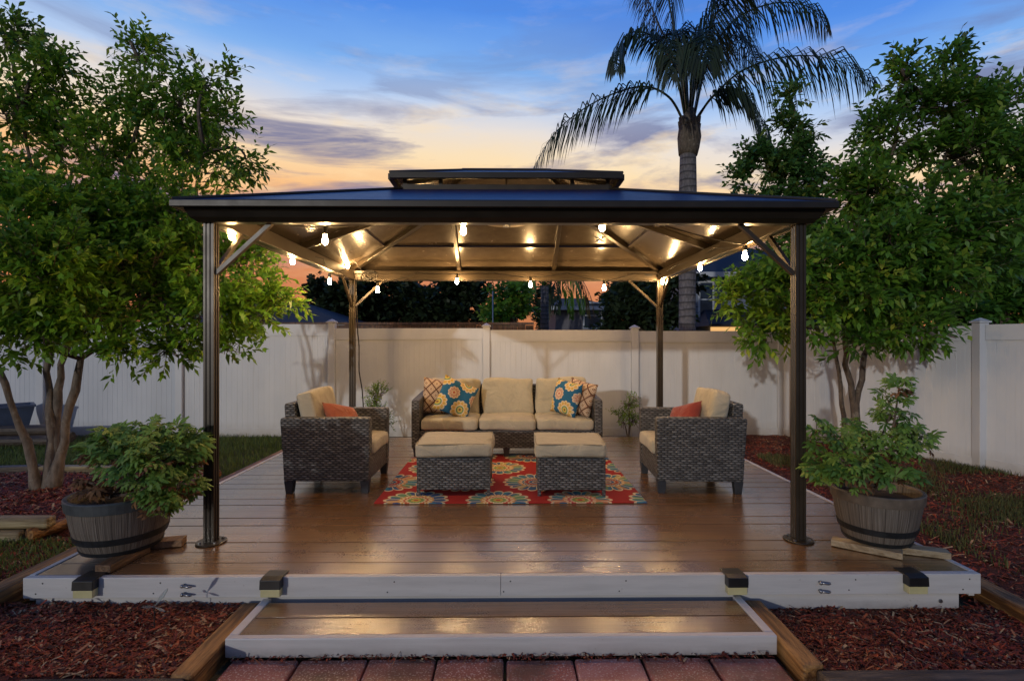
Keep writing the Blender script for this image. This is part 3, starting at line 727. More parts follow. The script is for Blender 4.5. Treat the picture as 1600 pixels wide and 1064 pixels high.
# cornice ring and eave gutter
def ring(prof, name, m):
    """prof: list of (offset outwards from post line, z); mitred ring"""
    cs = [(-1,-1), (1,-1), (1,1), (-1,1)]; b = MB(); n = len(prof); vs = []
    for sx, sy in cs:
        for o_, z in prof: vs.append((sx*(HX+o_), YC + sy*((YR-YF)/2+o_), z))
    fs = []
    for k in range(4):
        for j in range(n): fs.append((k*n+j, ((k+1) % 4)*n+j, ((k+1) % 4)*n+(j+1) % n, k*n+(j+1) % n))
    b.add(vs, fs); return b.build(name, m, gz)
ring([(.038, ZB-.004), (.052, ZB-.004), (.082, ZB+.02), (.100, ZB+.055), (.104, ZB+.075), (.038, ZB+.075)], 'cornice', M['trimdark'])
ring([(.104, 2.184), (.148, 2.166), (.154, 2.172), (.154, 2.204), (.148, 2.211), (.135, 2.209)], 'gutter', M['trimdark'])
ring([(.037, 2.184), (.103, 2.184), (.103, 2.189), (.037, 2.189)], 'soffit', M['frame'])
EX, EY, ZE, SL = HX+.145, (YR-YF)/2+.145, 2.208, .35
IN = 1.10; OX, OY = EX-IN, EY-IN; ZO = ZE + SL*IN
def hip_ring(ex, ey, z0, ox, oy, z1, th_, name, m, par):
    cs = [(-1,-1), (1,-1), (1,1), (-1,1)]
    for k in range(4):
        (ax, ay), (bx, by) = cs[k], cs[(k+1) % 4]; b = MB()
        up = [(ax*ex, YC+ay*ey, z0), (bx*ex, YC+by*ey, z0), (bx*ox, YC+by*oy, z1), (ax*ox, YC+ay*oy, z1)]
        lo = [(p[0], p[1], p[2]-th_) for p in up]
        b.add(up + lo, [(0,1,2,3), (7,6,5,4), (0,4,5,1), (1,5,6,2), (2,6,7,3), (3,7,4,0)])
        b.build(name, m, par)
hip_ring(EX, EY, ZE, OX, OY, ZO, .008, 'roof_panel', M['roof'], gz)
# standing seams/ribs on panel joints: hips, rafters, purlins beneath
def raft(a, c, w_=.042, h_=.05, name='rafter'):
    b = MB(); b.bar(a, c, w_, h_); return b.build(name, M['frame'], gz, bevel=.003)
zu = lambda inset, dz=-.036: ZE + SL*inset + dz
def P_(sx, sy, inset): return (sx*(EX-inset), YC + sy*(EY-inset), zu(inset))
for sx in (-1, 1):
    for sy in (-1, 1): raft(P_(sx, sy, .13), P_(sx, sy, IN), .05, .05, 'hip_rafter')
for sy in (-1, 1):
    for x_ in (-.52, .52): raft((x_*1.05, YC + sy*(EY-.14), zu(.14)), (x_, YC + sy*(EY-IN), zu(IN)))
    b = MB(); i_ = .62; b.bar((-(EX-i_)+.04, YC+sy*(EY-i_), zu(i_, -.022)), ((EX-i_)-.04, YC+sy*(EY-i_), zu(i_, -.022)), .035, .022, (0, sy*.33, .94)); b.build('purlin', M['roof'], gz)
for sx in (-1, 1):
    raft((sx*(EX-.14), YC-.02, zu(.14)), (sx*(EX-IN), YC, zu(IN)))
    b = MB(); i_ = .62; b.bar((sx*(EX-i_), YC-(EY-i_)+.04, zu(i_, -.022)), (sx*(EX-i_), YC+(EY-i_)-.04, zu(i_, -.022)), .035, .022, (sx*.33, 0, .94)); b.build('purlin', M['roof'], gz)
# hip caps on top
for sx in (-1, 1):
    for sy in (-1, 1):
        b = MB(); b.tube([(sx*(EX-.0), YC+sy*(EY-.0), ZE+.004), (sx*OX, YC+sy*OY, ZO+.006)], .013, 6); b.build('hip_cap', M['frame'], gz)
# cupola frame and roof
for k, (a, c) in enumerate((((-OX, -OY), (OX, -OY)), ((OX, -OY), (OX, OY)), ((OX, OY), (-OX, OY)), ((-OX, OY), (-OX, -OY)))):
    b = MB(); b.bar((a[0]*.985, YC+a[1]*.985, ZO+.002), (c[0]*.985, YC+c[1]*.985, ZO+.002), .04, .066); b.build('opening_frame', M['frame'], gz)
UX, UY, UZ, US = .90, .56, 2.70, .36
for sx in (-1, 1):
    for ux in (OX-.02, .52):
        for sy in (-1, 1):
            b = MB(); b.bar((sx*ux, YC+sy*(OY-.02), ZO-.02), (sx*ux, YC+sy*(OY-.02), UZ+.02), .03, .03, (0,1,0)); b.build('cupola_post', M['frame'], gz)
RX = UX-UY; ZP = UZ + US*UY
b = MB()
top = [(-UX, YC-UY, UZ), (UX, YC-UY, UZ), (UX, YC+UY, UZ), (-UX, YC+UY, UZ), (-RX, YC, ZP), (RX, YC, ZP)]
lo = [(p[0], p[1], p[2]-.008) for p in top]
F = [(0,1,5,4), (1,2,5), (2,3,4,5), (3,0,4)]
b.add(top + lo, F + [tuple(6+i for i in reversed(f)) for f in F] + [(0,6,7,1), (1,7,8,2), (2,8,9,3), (3,9,6,0)]); b.build('upper_roof', M['roof'], gz)
b = MB()
for (a, c) in (((-UX, -UY), (UX, -UY)), ((UX, -UY), (UX, UY)), ((UX, UY), (-UX, UY)), ((-UX, UY), (-UX, -UY))):
    dx, dy = c[0]-a[0], c[1]-a[1]; e = .025/math.hypot(dx, dy)
    sh = e if dy else 0
    b.bar((a[0]+dx*sh, YC+a[1]+dy*sh, UZ-.022), (c[0]-dx*sh, YC+c[1]-dy*sh, UZ-.020), .04, .044)
b.build('upper_gutter', M['trimdark'], gz)
b = MB(); b.tube([(-RX-.05, YC, ZP+.0), (RX+.05, YC, ZP+.0)], .02, 8)
for sx in (-1, 1):
    for sy in (-1, 1): b.tube([(sx*UX, YC+sy*UY, UZ+.004), (sx*RX, YC, ZP+.004)], .014, 6)
b.build('ridge_cap', M['frame'], gz)
for sx in (-1, 1):
    for sy in (-1, 1):
        b = MB(); b.bar((sx*(OX-.02), YC+sy*(OY-.02), ZO+.05), (sx*RX, YC, ZP-.03), .03, .035); b.build('upper_rafter', M['frame'], gz)
# corner braces
for sx in (-1, 1):
    for y_, sy in ((YF, 1), (YR, -1)):
        b = MB(); b.bar((sx*(HX-.031), y_, ZB-.30), (sx*(HX-.36), y_, ZB+.002), .024, .03, (0,1,0)); b.build('brace', M['frame'], gz)
        b = MB(); b.bar((sx*HX, y_+sy*.031, ZB-.30), (sx*HX, y_+sy*.36, ZB+.002), .03, .024, (1,0,0)); b.build('brace', M['frame'], gz)
# hanging disc lamp in the cupola
hl = thing('hanging_lamp', (0, YC, 2.42), 'round tan disc hanging under the middle of the gazebo roof', 'lamp')
b = MB(); b.lathe([(.001, 2.425), (.06, 2.425), (.16, 2.435), (.22, 2.45), (.235, 2.462), (.22, 2.475), (.05, 2.49), (.001, 2.49)], (0, YC, 0), 36); b.build('shade', M['shade'], hl, smooth=True)
b = MB(); b.tube([(0, YC, 2.485), (0, YC, ZP-.012)], .008, 8); b.build('rod', M['frame'], hl)
b = MB(); b.lathe([(.001, 2.405), (.03, 2.405), (.034, 2.424), (.001, 2.424)], (0, YC, 0), 16); b.build('knob', M['steel'], hl)
# string lights
sl_ = thing('string_lights', (0, YC, 2.0), 'black-wired string of warm clear bulbs strung along the gazebo beams', 'string lights')
bulbs = [T(362,368,3.48), T(508,375,3.42), T(724,360,3.38), T(941,354,3.38), T(1164,400,3.88), T(1094,418,4.79), T(1035,440,5.92), T(944,450,5.9), T(829,445,5.9), T(714,440,5.9), T(590,453,5.9), T(543,415,5.75), T(515,440,5.37), T(457,408,4.45)]
anch = []
n = len(bulbs)
for i in range(n):
    a = bulbs[i]; c = bulbs[(i+1) % n]
    mid = (a+c)/2; 
    hi = Vector((max(-HX+.06, min(HX-.06, mid.x)), max(YF+.06, min(YR-.06, mid.y)), 2.17)); anch.append(hi)
b = MB()
for i in range(n):
    p = bulbs[i] + Vector((0,0,.085)); l = anch[i-1]; r_ = anch[i]
    for e in (l, r_):
        if i == n-1 and e is anch[n-1]: continue
        if i == 0 and e is anch[n-1]: continue
        pts = []
        for k in range(7):
            u = k/6; q_ = e.lerp(p, u); q_.z = e.z + (p.z - e.z) * (1 - (1-u)**1.7); pts.append(q_)
        b.tube(pts, .0045, 5)
b.build('cable', M['wire'], sl_)
for p in bulbs:
    b = MB(); b.lathe([(.0005, .034), (.010, .034), (.010, .026), (.014, .013), (.0185, -.004), (.0178, -.017), (.011, -.028), (.0005, -.032)][::-1], p, 14)
    bo = b.build('bulb', M['bulb'], sl_, smooth=True)
    b = MB(); b.lathe([(.0005, .036), (.015, .036), (.016, .075), (.007, .09), (.0005, .091)], p, 10); b.build('socket', M['black'], bo)
b = MB(); cc = T(577, 432, 5.95)
for k in range(5):
    r0 = .07 + .016*(k % 3)
    b.tube([cc + Vector((r0*math.cos(a*.5236) * (1.1 if k % 2 else .9), .01*k - .02, r0*.55*math.sin(a*.5236) + .012*k - .02)) for a in range(13)], .0045, 5, False)
b.build('cable_coil', M['wire'], sl_)
b = MB(); b.box(cc.x-.05, cc.x+.03, cc.y-.02, cc.y+.02, cc.z-.045, cc.z-.01); b.build('timer_box', M['black'], sl_, bevel=.004)
pc = MB(); pts = [T(556, 436, 6.02), T(557, 470, 6.1), T(559, 520, 6.14), T(561, 540, 6.16), T(561, 580, 6.18), T(566, 610, 6.2), T(568, 640, 6.22), T(566, 676, 6.2)]
pc.tube(pts, .007, 6); tag(pc.build('power_cord', M['wire'], smooth=True), 'thin black cord hanging beside the rear left gazebo post', 'cord')
# small hanging ornament under the front right bulb
ho = thing('ornament', T(937, 372, 3.36), 'small winged silvery ornament hanging just under a front bulb', 'ornament')
c = T(937, 374, 3.36); b = MB()
b.tube([c + Vector((-.022, 0, -.008)), c, c + Vector((.012, 0, .006))], [.003, .006, .007], 7); b.build('body', M['steel'], ho, smooth=True)
for dx, dz in ((-.035, .022), (.035, .02), (-.03, -.02), (.03, -.016)):
    b = MB(); e = c + Vector((dx, .004, dz)); n_ = Vector((-dz, 0, dx)).normalized()*.007
    mid = c.lerp(e, .6); b.extrude([c, mid + n_, e, mid - n_], (0, .002, 0)); b.build('wing', M['glass'], ho)
b = MB(); b.tube([c + Vector((.004, 0, .005)), c + Vector((.006, .0, .17)), T(939, 346, 3.30) + Vector((0,0,.02))], .0015, 4); b.build('hook_wire', M['wire'], ho)

b = MB(); c = T(1306, 878, 1.2*820/(878-535)); c.z = DZ + .006
b.add([c + Vector(v) for v in ((-.022,-.004,0), (-.004,-.012,.006), (.020,-.002,.001), (.004,.012,.008), (-.010,.009,.005))], [(0,1,3,4), (1,2,3)], .6)
tag(b.build('fallen_leaf', M['leafdry'], origin=c), 'small brown fallen leaf on the deck left of the right barrel', 'leaf')
# ------------------------------------------------------------------ rug and furniture
b = MB(); b.box(-.985, 1.05, 3.90, 5.62, DZ+.0025, DZ+.010)
rug = tag(b.build('rug', M['rug'], origin=(.03, 4.6, DZ+.0025), bevel=.003), 'red rug with multicoloured flower medallions under the ottomans', 'rug')
def legs(par, pts, z0, z1, a=.032, c=.022, m=None):
    for x_, y_ in pts:
        b = MB(); vs = []
        for r_, z in ((c, z0), (a, z1)): vs += [(x_-r_, y_-r_, z), (x_+r_, y_-r_, z), (x_+r_, y_+r_, z), (x_-r_, y_+r_, z)]
        b.add(vs, [(3,2,1,0), (4,5,6,7), (0,1,5,4), (1,2,6,5), (2,3,7,6), (3,0,4,7)]); b.build('leg', m or M['leg'], par, bevel=.003)
def make_chair():
    t = thing('armchair', (0,0,0), '', 'armchair', 'wicker armchairs')
    for sy in (-1, 1):
        b = MB(); y0 = .36 if sy > 0 else -.36; 
        pr = [(-.335, .10), (.335, .10), (.34, .35), (.342, .585), (.335, .603), (-.33, .603), (-.362, .60), (-.365, .57), (-.345, .30)]
        b.extrude([(px_, y0, pz) for px_, pz in pr], (0, -sy*.09, 0)); b.build('arm', M['wicker'], t, bevel=.012)
    b = MB(); pr = [(-.335, .10), (-.25, .10), (-.25, .30), (-.285, .70), (-.30, .712), (-.365, .705), (-.37, .68), (-.345, .30)]
    b.extrude([(px_, -.268, pz) for px_, pz in pr], (0, .536, 0)); b.build('backrest', M['wicker'], t, bevel=.012)
    b = MB(); b.box(.245, .33, -.268, .268, .10, .285); b.build('front_apron', M['wicker'], t, bevel=.01)
    b = MB(); b.box(-.249, .244, -.268, .268, .255, .283); b.build('seat_frame', M['wicker'], t)
    b = MB(); b.cushion(.60, .525, .115, .03, .018, 1, Matrix.Translation((.055, 0, .345))); b.build('seat_cushion', M['cushion'], t, smooth=True, merge=True)
    b = MB(); b.cushion(.525, .43, .14, .03, .014, 2, Matrix.Translation((-.175, 0, .585)) @ Matrix.Rotation(R(-12), 4, 'Y') @ Matrix.Rotation(R(90), 4, 'Z') @ Matrix.Rotation(R(90), 4, 'X'), .006)
    b.build('back_cushion', M['cushion'], t, smooth=True, merge=True)
    legs(t, [(-.30, -.315), (-.30, .315), (.30, -.315), (.30, .315)], 0, .102, .036, .026)
    return t
ch = make_chair(); ch['label'] = 'wicker armchair on the left facing right with an orange pillow'
ch2 = copy_tree(ch); ch2['label'] = 'wicker armchair on the right facing left with a red pillow'
ch.location = (-1.425, 4.52, DZ+.001); ch2.location = (1.55, 4.48, DZ+.001); ch2.rotation_euler.z = R(177)
# sofa, facing -Y
sf = thing('sofa', (.008, 5.80, DZ), 'brown wicker three-seat sofa with tan cushions against the back fence', 'sofa')
X0, X1, Y0, Y1 = -.985, 1.0, 5.44, 6.16; z = DZ+.001
for x0, x1 in ((X0, X0+.085), (X1-.085, X1)):
    b = MB(); pr = [(Y0, .10), (Y1-.02, .10), (Y1, .35), (Y1+.025, .62), (Y1, .64), (Y0+.05, .605), (Y0, .595), (Y0-.005, .35)]
    b.extrude([(x0, py_, z+pz) for py_, pz in pr], (x1-x0, 0, 0)); b.build('arm', M['wicker'], sf, bevel=.012)
b = MB(); pr = [(Y1-.085, .10), (Y1-.02, .10), (Y1, .35), (Y1+.03, .70), (Y1+.01, .715), (Y1-.05, .71), (Y1-.06, .70)]
b.extrude([(X0+.087, py_, z+pz) for py_, pz in pr], (X1-X0-.174, 0, 0)); b.build('backrest', M['wicker'], sf, bevel=.012)
b = MB(); b.box(X0+.087, X1-.087, Y0+.01, Y0+.09, z+.10, z+.285); b.build('front_apron', M['wicker'], sf, bevel=.01)
b = MB(); b.box(X0+.087, X1-.087, Y0+.091, Y1-.087, z+.25, z+.283); b.build('seat_frame', M['wicker'], sf)
cw = (X1-X0-.18)/3
for k in range(3):
    cx = X0+.09+cw*(k+.5)
    b = MB(); b.cushion(cw-.01, .60, .115, .03, .016, 10+k, Matrix.Translation((cx, Y0+.285, z+.345))); b.build('seat_cushion', M['cushion'], sf, smooth=True, merge=True)
    b = MB(); b.cushion(cw-.03, .415, .13, .032, .018, 20+k, Matrix.Translation((cx + (.0, .006, .012)[k], Y1-.155, z+.575 + (0, .004, .012)[k])) @ Matrix.Rotation(R((2, 0, -1)[k]), 4, 'Y') @ Matrix.Rotation(R(90-10), 4, 'X'), .009)
    b.build('back_cushion', M['cushion'], sf, smooth=True, merge=True)
legs(sf, [(X0+.05, Y0+.05), (X1-.05, Y0+.05), (X0+.05, Y1-.06), (X1-.05, Y1-.06), (0, Y0+.06)], DZ+.0105, z+.102, .036, .026)
# ottomans
def ottoman(x0, x1, y0, y1, label, rot=0):
    c = Vector(((x0+x1)/2, (y0+y1)/2, DZ+.0105)); t = thing('ottoman', c, label, 'ottoman', 'wicker ottomans on the rug'); z = c.z
    b = MB(); b.box(x0+.004, x1-.004, y0+.004, y1-.004, z+.045, z+.30); b.build('base', M['wicker'], t, bevel=.012)
    for cx, cy in ((x0, y0), (x1, y0), (x0, y1), (x1, y1)):
        b = MB(); sx = 1 if cx == x0 else -1; sy = 1 if cy == y0 else -1
        b.box(min(cx, cx+sx*.026), max(cx, cx+sx*.026), min(cy, cy+sy*.026), max(cy, cy+sy*.026), z, z+.298); b.build('leg', M['wicker'], t, bevel=.004)
    b = MB(); w_ = x1-x0; b.cushion(w_+.03, y1-y0+.02, .10, .016, .022 if c.x < 0 else .010, int(c.x*50)+77, Matrix.Translation((c.x, c.y, z+.352)), .006); cu = b.build('cushion', M['cushion'], t, smooth=True, merge=True)
    b = MB(); hx, hy = (w_+.03)/2 - .004, (y1-y0+.02)/2 - .004
    for zz in (.396, .308):
        pts = []
        for k in range(40):
            a_ = 2*math.pi*k/40; cx = math.copysign(abs(math.cos(a_))**.22, math.cos(a_)); cy = math.copysign(abs(math.sin(a_))**.22, math.sin(a_))
            pts.append((c.x + hx*cx, c.y + hy*cy, z + zz + .005*math.sin(3*a_ + c.x)))
        b.tube(pts + pts[:1], .0055, 6, False)
    b.build('piping', M['piping'], cu, smooth=True)
    t.rotation_euler.z = R(rot); return t
ottoman(-.696, -.126, 4.07, 4.63, 'left wicker ottoman with puffy tan cushion')
ottoman(.25, .775, 4.05, 4.60, 'right wicker ottoman with flatter tan cushion', -2)
def throw(label, m, loc, size, rot, seed, group, th_=.15):
    b = MB(); b.pillow(size, size, th_, seed); o = b.build('throw_pillow', m, origin=(0,0,0), smooth=True, merge=True)
    o.location = loc; o.rotation_euler = Euler([R(a) for a in rot], 'XYZ')
    return tag(o, label, 'pillow', group)
GP = 'throw pillows on the seats'
throw('brown and cream diamond pillow in the left corner of the sofa', M['diamond'], (-.735, 5.80, DZ+.60), .40, (-14, 8, 12), 1, GP)
throw('blue flower-print pillow leaning on the left sofa cushion', M['bluepillow'], (-.545, 5.665, DZ+.60), .40, (-20, 24, 10), 2, GP)
throw('blue flower-print pillow turned sideways on the right sofa cushion', M['bluepillow'], (.645, 5.66, DZ+.60), .38, (-12, 8, -52), 3, GP)
throw('brown and cream diamond pillow in the right corner of the sofa', M['diamond'], (.80, 5.70, DZ+.60), .38, (-12, 10, -48), 4, GP)
throw('rust orange pillow on the left armchair', M['orange'], (-1.36, 4.43, DZ+.53), .36, (-40, 14, 62), 5, GP, .13)
throw('brick red pillow on the right armchair', M['red'], (1.50, 4.44, DZ+.53), .34, (-32, -16, -64), 6, GP, .13)

# ------------------------------------------------------------------ barrel planters and their plants
def barrel(c, label, rimm, sr, sz):
    c = Vector(c); t = thing('barrel_planter', c, label, 'planter', 'half-barrel planters at the front corners of the deck')
    prof = [(.001, 0), (.195, 0), (.222, .07), (.245, .16), (.26, .25), (.268, .335), (.252, .335), (.245, .27), (.001, .27)]
    prof = [(r_*sr if r_ > .01 else r_, z_*sz) for r_, z_ in prof]
    b = MB(); b.lathe(prof, c, 48); b.build('barrel', M['barrel'], t, smooth=False)
    def rr(z_):
        for (r0, z0), (r1, z1) in zip(prof[1:5], prof[2:6]):
            if z0 <= z_ <= z1: return r0 + (r1-r0)*(z_-z0)/(z1-z0)
    for z0, z1 in ((.001, .022), (.075*sz, .115*sz)):
        b = MB(); b.lathe([(rr(z0), z0), (rr(z0)+.006, z0), (rr(z1)+.006, z1), (rr(z1), z1)], c, 48); b.build('hoop', M['hoop'], t)
    b = MB(); b.lathe([(rr(.275*sz)+.001, .275*sz), (rr(.275*sz)+.009, .275*sz), (.278*sr, .338*sz), (.274*sr, .345*sz), (.255*sr, .345*sz), (.250*sr, .33*sz)], c, 48); b.build('rim', rimm, t, bevel=.002)
    b = MB(); b.lathe([(.001, .290*sz), (.12*sr, .292*sz), (.244*sr, .278*sz)], c, 32); b.build('soil', M['soil'], t)
    return t
BL = Vector((-2.20, 3.03, DZ+.044)); BR = Vector((2.20, 3.10, DZ+.040))
barrel(BL, 'grey-rimmed half-barrel planter at the left front corner of the deck', M['rim'], .96, .88)
barrel(BR, 'weathered half-barrel planter at the right front corner of the deck', M['rimbrown'], .86, .86)
def block(c, L, W, H, ang, m, label):
    b = MB(); b.obox((c[0], c[1], DZ+.0025+H/2), (L, W, H), Matrix.Rotation(R(ang), 3, 'Z')); tag(b.build('wood_block', m, bevel=.003), label, 'block', 'wood blocks under the planters')
block((-2.09, 2.89, 0), .28, .085, .04, 86, M['block_brown'], 'brown wood block under the front of the left barrel')
block((-2.08, 3.10, 0), .34, .085, .04, 14, M['block_brown'], 'brown wood block under the right side of the left barrel')
block((2.07, 3.00, 0), .34, .08, .036, -38, M['block'], 'pale wood block under the left side of the right barrel')
block((2.30, 2.97, 0), .36, .08, .036, -22, M['block'], 'pale wood block under the right side of the right barrel')

def frame_of(d):
    d = d.normalized(); a = Vector((0,0,1)) if abs(d.z) < .9 else Vector((1,0,0)); x = d.cross(a).normalized(); return x, x.cross(d)
def lobed_leaf(b, base, d, up, s, q):
    """scented-geranium leaf: five deeply cut lobes"""
    x = d.cross(up).normalized(); up = x.cross(d).normalized(); tone = q.random()
    for a, l in ((-75, .6), (-38, .85), (0, 1), (38, .85), (75, .6)):
        a = R(a + q.uniform(-6, 6)); L = d*math.cos(a) + x*math.sin(a); pr = x*math.cos(a) - d*math.sin(a)
        t1 = base + L*s*l - up*s*.22*l; m1 = base + L*s*l*.6 + up*s*.03
        b.add([base, m1 + pr*s*.13, t1 + pr*s*.05, t1 - pr*s*.05, m1 - pr*s*.13], [(0,1,2,3,4)], tone)
        for sd in (-1, 1):
            tt = base + L*s*l*.8 + pr*sd*s*.22 - up*s*.1
            b.add([base + L*s*l*.4, base + L*s*l*.62, tt], [(0,1,2) if sd < 0 else (0,2,1)], tone)
def geranium(name, root, clusters, n, label, seed, s0=.074, soilc=None):
    q = random.Random(seed); t = thing(name, root, label, 'plant', 'leafy plants in the barrels')
    lf = MB(); dr = MB(); st = MB()
    for (c, r) in clusters:
        c = Vector(c); mid = Vector(root).lerp(c, .5) + Vector((q.uniform(-.05,.05), q.uniform(-.05,.05), .04))
        st.tube([Vector(root) + Vector((q.uniform(-.06,.06), q.uniform(-.06,.06), 0)), mid, c], [.009, .007, .004], 6)
        k = int(n * r[0]*r[2] / .03)
        for _ in range(k):
            v = Vector((q.gauss(0,1), q.gauss(0,1), q.gauss(0,1))).normalized() * (q.random() ** .35)
            p = c + Vector((v.x*r[0], v.y*r[1], v.z*r[2]))
            d = (Vector((v.x, v.y, v.z*.3)) + Vector((q.gauss(0,.5), q.gauss(0,.5), q.gauss(0,.3)))).normalized()
            up = (Vector((0, -.45, 1)) + Vector((q.gauss(0,.35), q.gauss(0,.35), 0))).normalized()
            lobed_leaf(dr if ((v.z < -.3 and q.random() < .35) or r[0] < .055) else lf, p, d, up, s0*q.uniform(.65, 1.2), q)
            if q.random() < .25: st.tube([p, p - d*.06 - Vector((0,0,.04))], .002, 4)
    lf.build('foliage', M['leafger'], t); st.build('stem', M['barkdark'], t)
    if dr.v: dr.build('dry_foliage', M['leafdry'], t)
geranium('potted_plant', (-2.24, 3.03, BL.z+.28), [(T(255,705,2.95), (.17,.2,.14)), (T(190,700,3.0), (.17,.18,.13)), (T(225,745,2.85), (.17,.13,.12)), (T(270,760,2.9), (.13,.14,.12)), (T(165,695,3.1), (.10,.12,.10)), (T(250,790,2.82), (.09,.09,.07)), (T(150,768,2.88), (.05,.05,.05)), (T(130,752,2.95), (.04,.04,.03)), (T(295,700,3.0), (.10,.12,.11)), (T(225,672,3.05), (.18,.12,.06))], 150, 'bushy scented geranium spilling over the left barrel', 21)
geranium('potted_plant', (2.2, 3.1, BR.z+.28), [(T(1300,700,3.1), (.12,.14,.12)), (T(1330,735,2.95), (.14,.14,.10)), (T(1370,700,3.1), (.16,.16,.13)), (T(1420,690,3.1), (.11,.14,.12)), (T(1395,640,3.15), (.10,.10,.12)), (T(1405,605,3.15), (.07,.07,.07)), (T(1280,665,3.15), (.06,.07,.06)), (T(1335,670,3.2), (.07,.08,.06)), (T(1290,740,3.0), (.10,.1,.08)), (T(1400,740,3.0), (.10,.1,.06))], 140, 'tall scented geranium growing in the right barrel', 22, .072)

# ------------------------------------------------------------------ trees
def sprig(b, p, d, L, n, ls, lw, q, tone0):
    x, y = frame_of(d)
    for i in range(n):
        u = (i + .5) / n; a = i * 2.4 + q.uniform(-.4, .4)
        o = p + d * (L * u)
        rad = x * math.cos(a) + y * math.sin(a)
        ld = (d * q.uniform(.45, 1.0) + rad * q.uniform(.5, .95) + Vector((0,0,q.uniform(-.25,.15)))).normalized()
        sd = ld.cross(Vector((q.gauss(0,.6), q.gauss(0,.6), 1)))
        if sd.length < 1e-3: sd = Vector((1,0,0))
        sd.normalize(); l = ls * q.uniform(.55, 1.3) * (1 - .25*u); w_ = lw * q.uniform(.8, 1.2)
        m = o + ld*l*.45
        b.add([o, m + sd*w_, o + ld*l - Vector((0,0,.12*l)), m - sd*w_], [(0,1,2,3)], min(1, max(0, tone0 + q.gauss(0, .24) + .2*u)))
def crown(b, tw, clusters, q, dens, ls, lw, Ls=.24, nl=11, upb=.35, depth=.85, thin_hi=1):
    for cl in clusters:
        cx, cy, t, rx, rz = cl[:5]; c = T(cx, cy, t); k = t/820; r = Vector((rx*k, (rx+rz)/2*k*depth, rz*k))
        thin = thin_hi if cy < 300 else 1
        N = int(dens * thin * rx * rz) + 4; K = max(2, min(14, int((rx*rz)**.5 / 7)))
        subs = []
        for _ in range(K):
            v = Vector((q.gauss(0,1), q.gauss(0,1), q.gauss(0,1))).normalized() * q.random() ** .4 * .72
            subs.append((c + Vector((v.x*r.x, v.y*r.y, v.z*r.z)), v, q.uniform(.34, .52), q.uniform(.0, .7)))
        for i in range(N):
            sc, sv, sr, tone = subs[i % K]
            v = Vector((q.gauss(0,1), q.gauss(0,1), q.gauss(0,1))).normalized(); rr = q.random() ** .4 * (1 if q.random() < .9 else q.uniform(1.15, 1.5))
            p = sc + Vector((v.x*r.x*sr*1.1, v.y*r.y*sr*1.1, v.z*max(r.z*sr*.62, .05))) * rr
            d = (v * .7 + sv * .7 + Vector((0,0,upb)) + Vector((q.gauss(0,.35), q.gauss(0,.35), q.gauss(0,.22)))).normalized()
            L = Ls * q.uniform(.6, 1.25)
            sprig(b, p, d, L, nl, ls, lw, q, tone)
            if tw is not None and q.random() < .4: tw.tube([p - d*.12, p + d*L], [.004, .0015], 3, False)
def limb(tw, a, c, r0, r1, q, n=6, sag=.06):
    pts = []; a = Vector(a); c = Vector(c)
    off = Vector((q.gauss(0,sag), q.gauss(0,sag), q.gauss(0,sag)))
    for i in range(n+1):
        u = i/n; pts.append(a.lerp(c, u) + off * math.sin(math.pi*u) + Vector((0,0,.05*math.sin(math.pi*u))))
    tw.tube(pts, [r0 + (r1-r0)*(i/n) for i in range(n+1)], 7)
q = random.Random(31)
tl = thing('broadleaf_tree', (-4.26, 4.85, .04), 'multi-stemmed leafy tree on the left rising from red mulch', 'tree')
LC = [(70,430,4.3,95,95), (60,350,4.5,95,65), (30,520,4.4,80,42), (130,500,4.6,95,52), (225,430,4.9,95,90), (250,330,5.0,105,80), (330,490,4.9,75,58), (395,480,5.1,58,48), (375,415,5.2,55,45),
      (150,260,5.2,120,75), (235,175,5.3,80,70), (215,85,5.4,40,42), (285,170,5.3,55,55), (320,245,5.2,70,42), (385,252,5.3,32,16), (335,130,5.3,28,28), (340,190,5.3,36,30), (30,180,5.0,70,95), (10,55,5.0,28,62), (75,105,5.0,35,32), (110,150,5.1,45,40),
      (200,545,4.6,45,18), (270,535,4.7,50,22), (350,545,4.9,34,24), (300,390,5.1,70,60), (20,280,4.6,60,60), (160,360,5.1,90,70), (430,470,5.1,28,14)]
base = Vector((-4.27, 4.86, .03))
trunks = [[T(62,768,4.83), T(40,690,4.75), T(8,600,4.65), T(-30,520,4.6), T(-50,400,4.6)],
          [T(74,768,4.86), T(80,660,4.9), T(75,580,4.95), T(80,480,5.0), T(60,330,5.1), T(35,180,5.0)],
          [T(78,768,4.88), T(88,650,4.93), T(97,570,5.0), T(120,480,5.0), T(170,350,5.1), T(220,180,5.3), T(218,95,5.35)],
          [T(82,768,4.84), T(105,660,4.85), T(125,560,4.85), T(180,525,4.85), T(240,450,4.9), T(300,330,5.1), T(320,240,5.2)]]
for k, tr in enumerate(trunks):
    tr = [tr[0] + Vector((0,0,-.05))] + tr[1:]
    b = MB(); m_ = len(tr)
    fine = []
    for i in range(m_-1):
        for j in range(4): fine.append(tr[i].lerp(tr[i+1], j/4) + Vector((q.gauss(0,.007), q.gauss(0,.007), 0)))
    fine.append(tr[-1]); L = len(fine)
    b.tube(fine, [  .044*(1 - .78*(i/(L-1))**.8) + (.018 if i < 2 else 0) + .004*math.sin(5*i+k) for i in range(L)], 10); b.build('trunk', M['bark'], tl, smooth=True)
tw = MB(); lf = MB()
for cl in LC:
    c = T(*cl[:3]); best = min((p for tr in trunks for p in tr[2:]), key=lambda p: (p-c).length)
    limb(tw, best, c, .022, .008, q)
crown(lf, tw, LC, q, .040, .100, .0185, thin_hi=.68)
tw.build('limbs', M['barkdark'], tl); lf.build('crown', M['leafA'], tl)

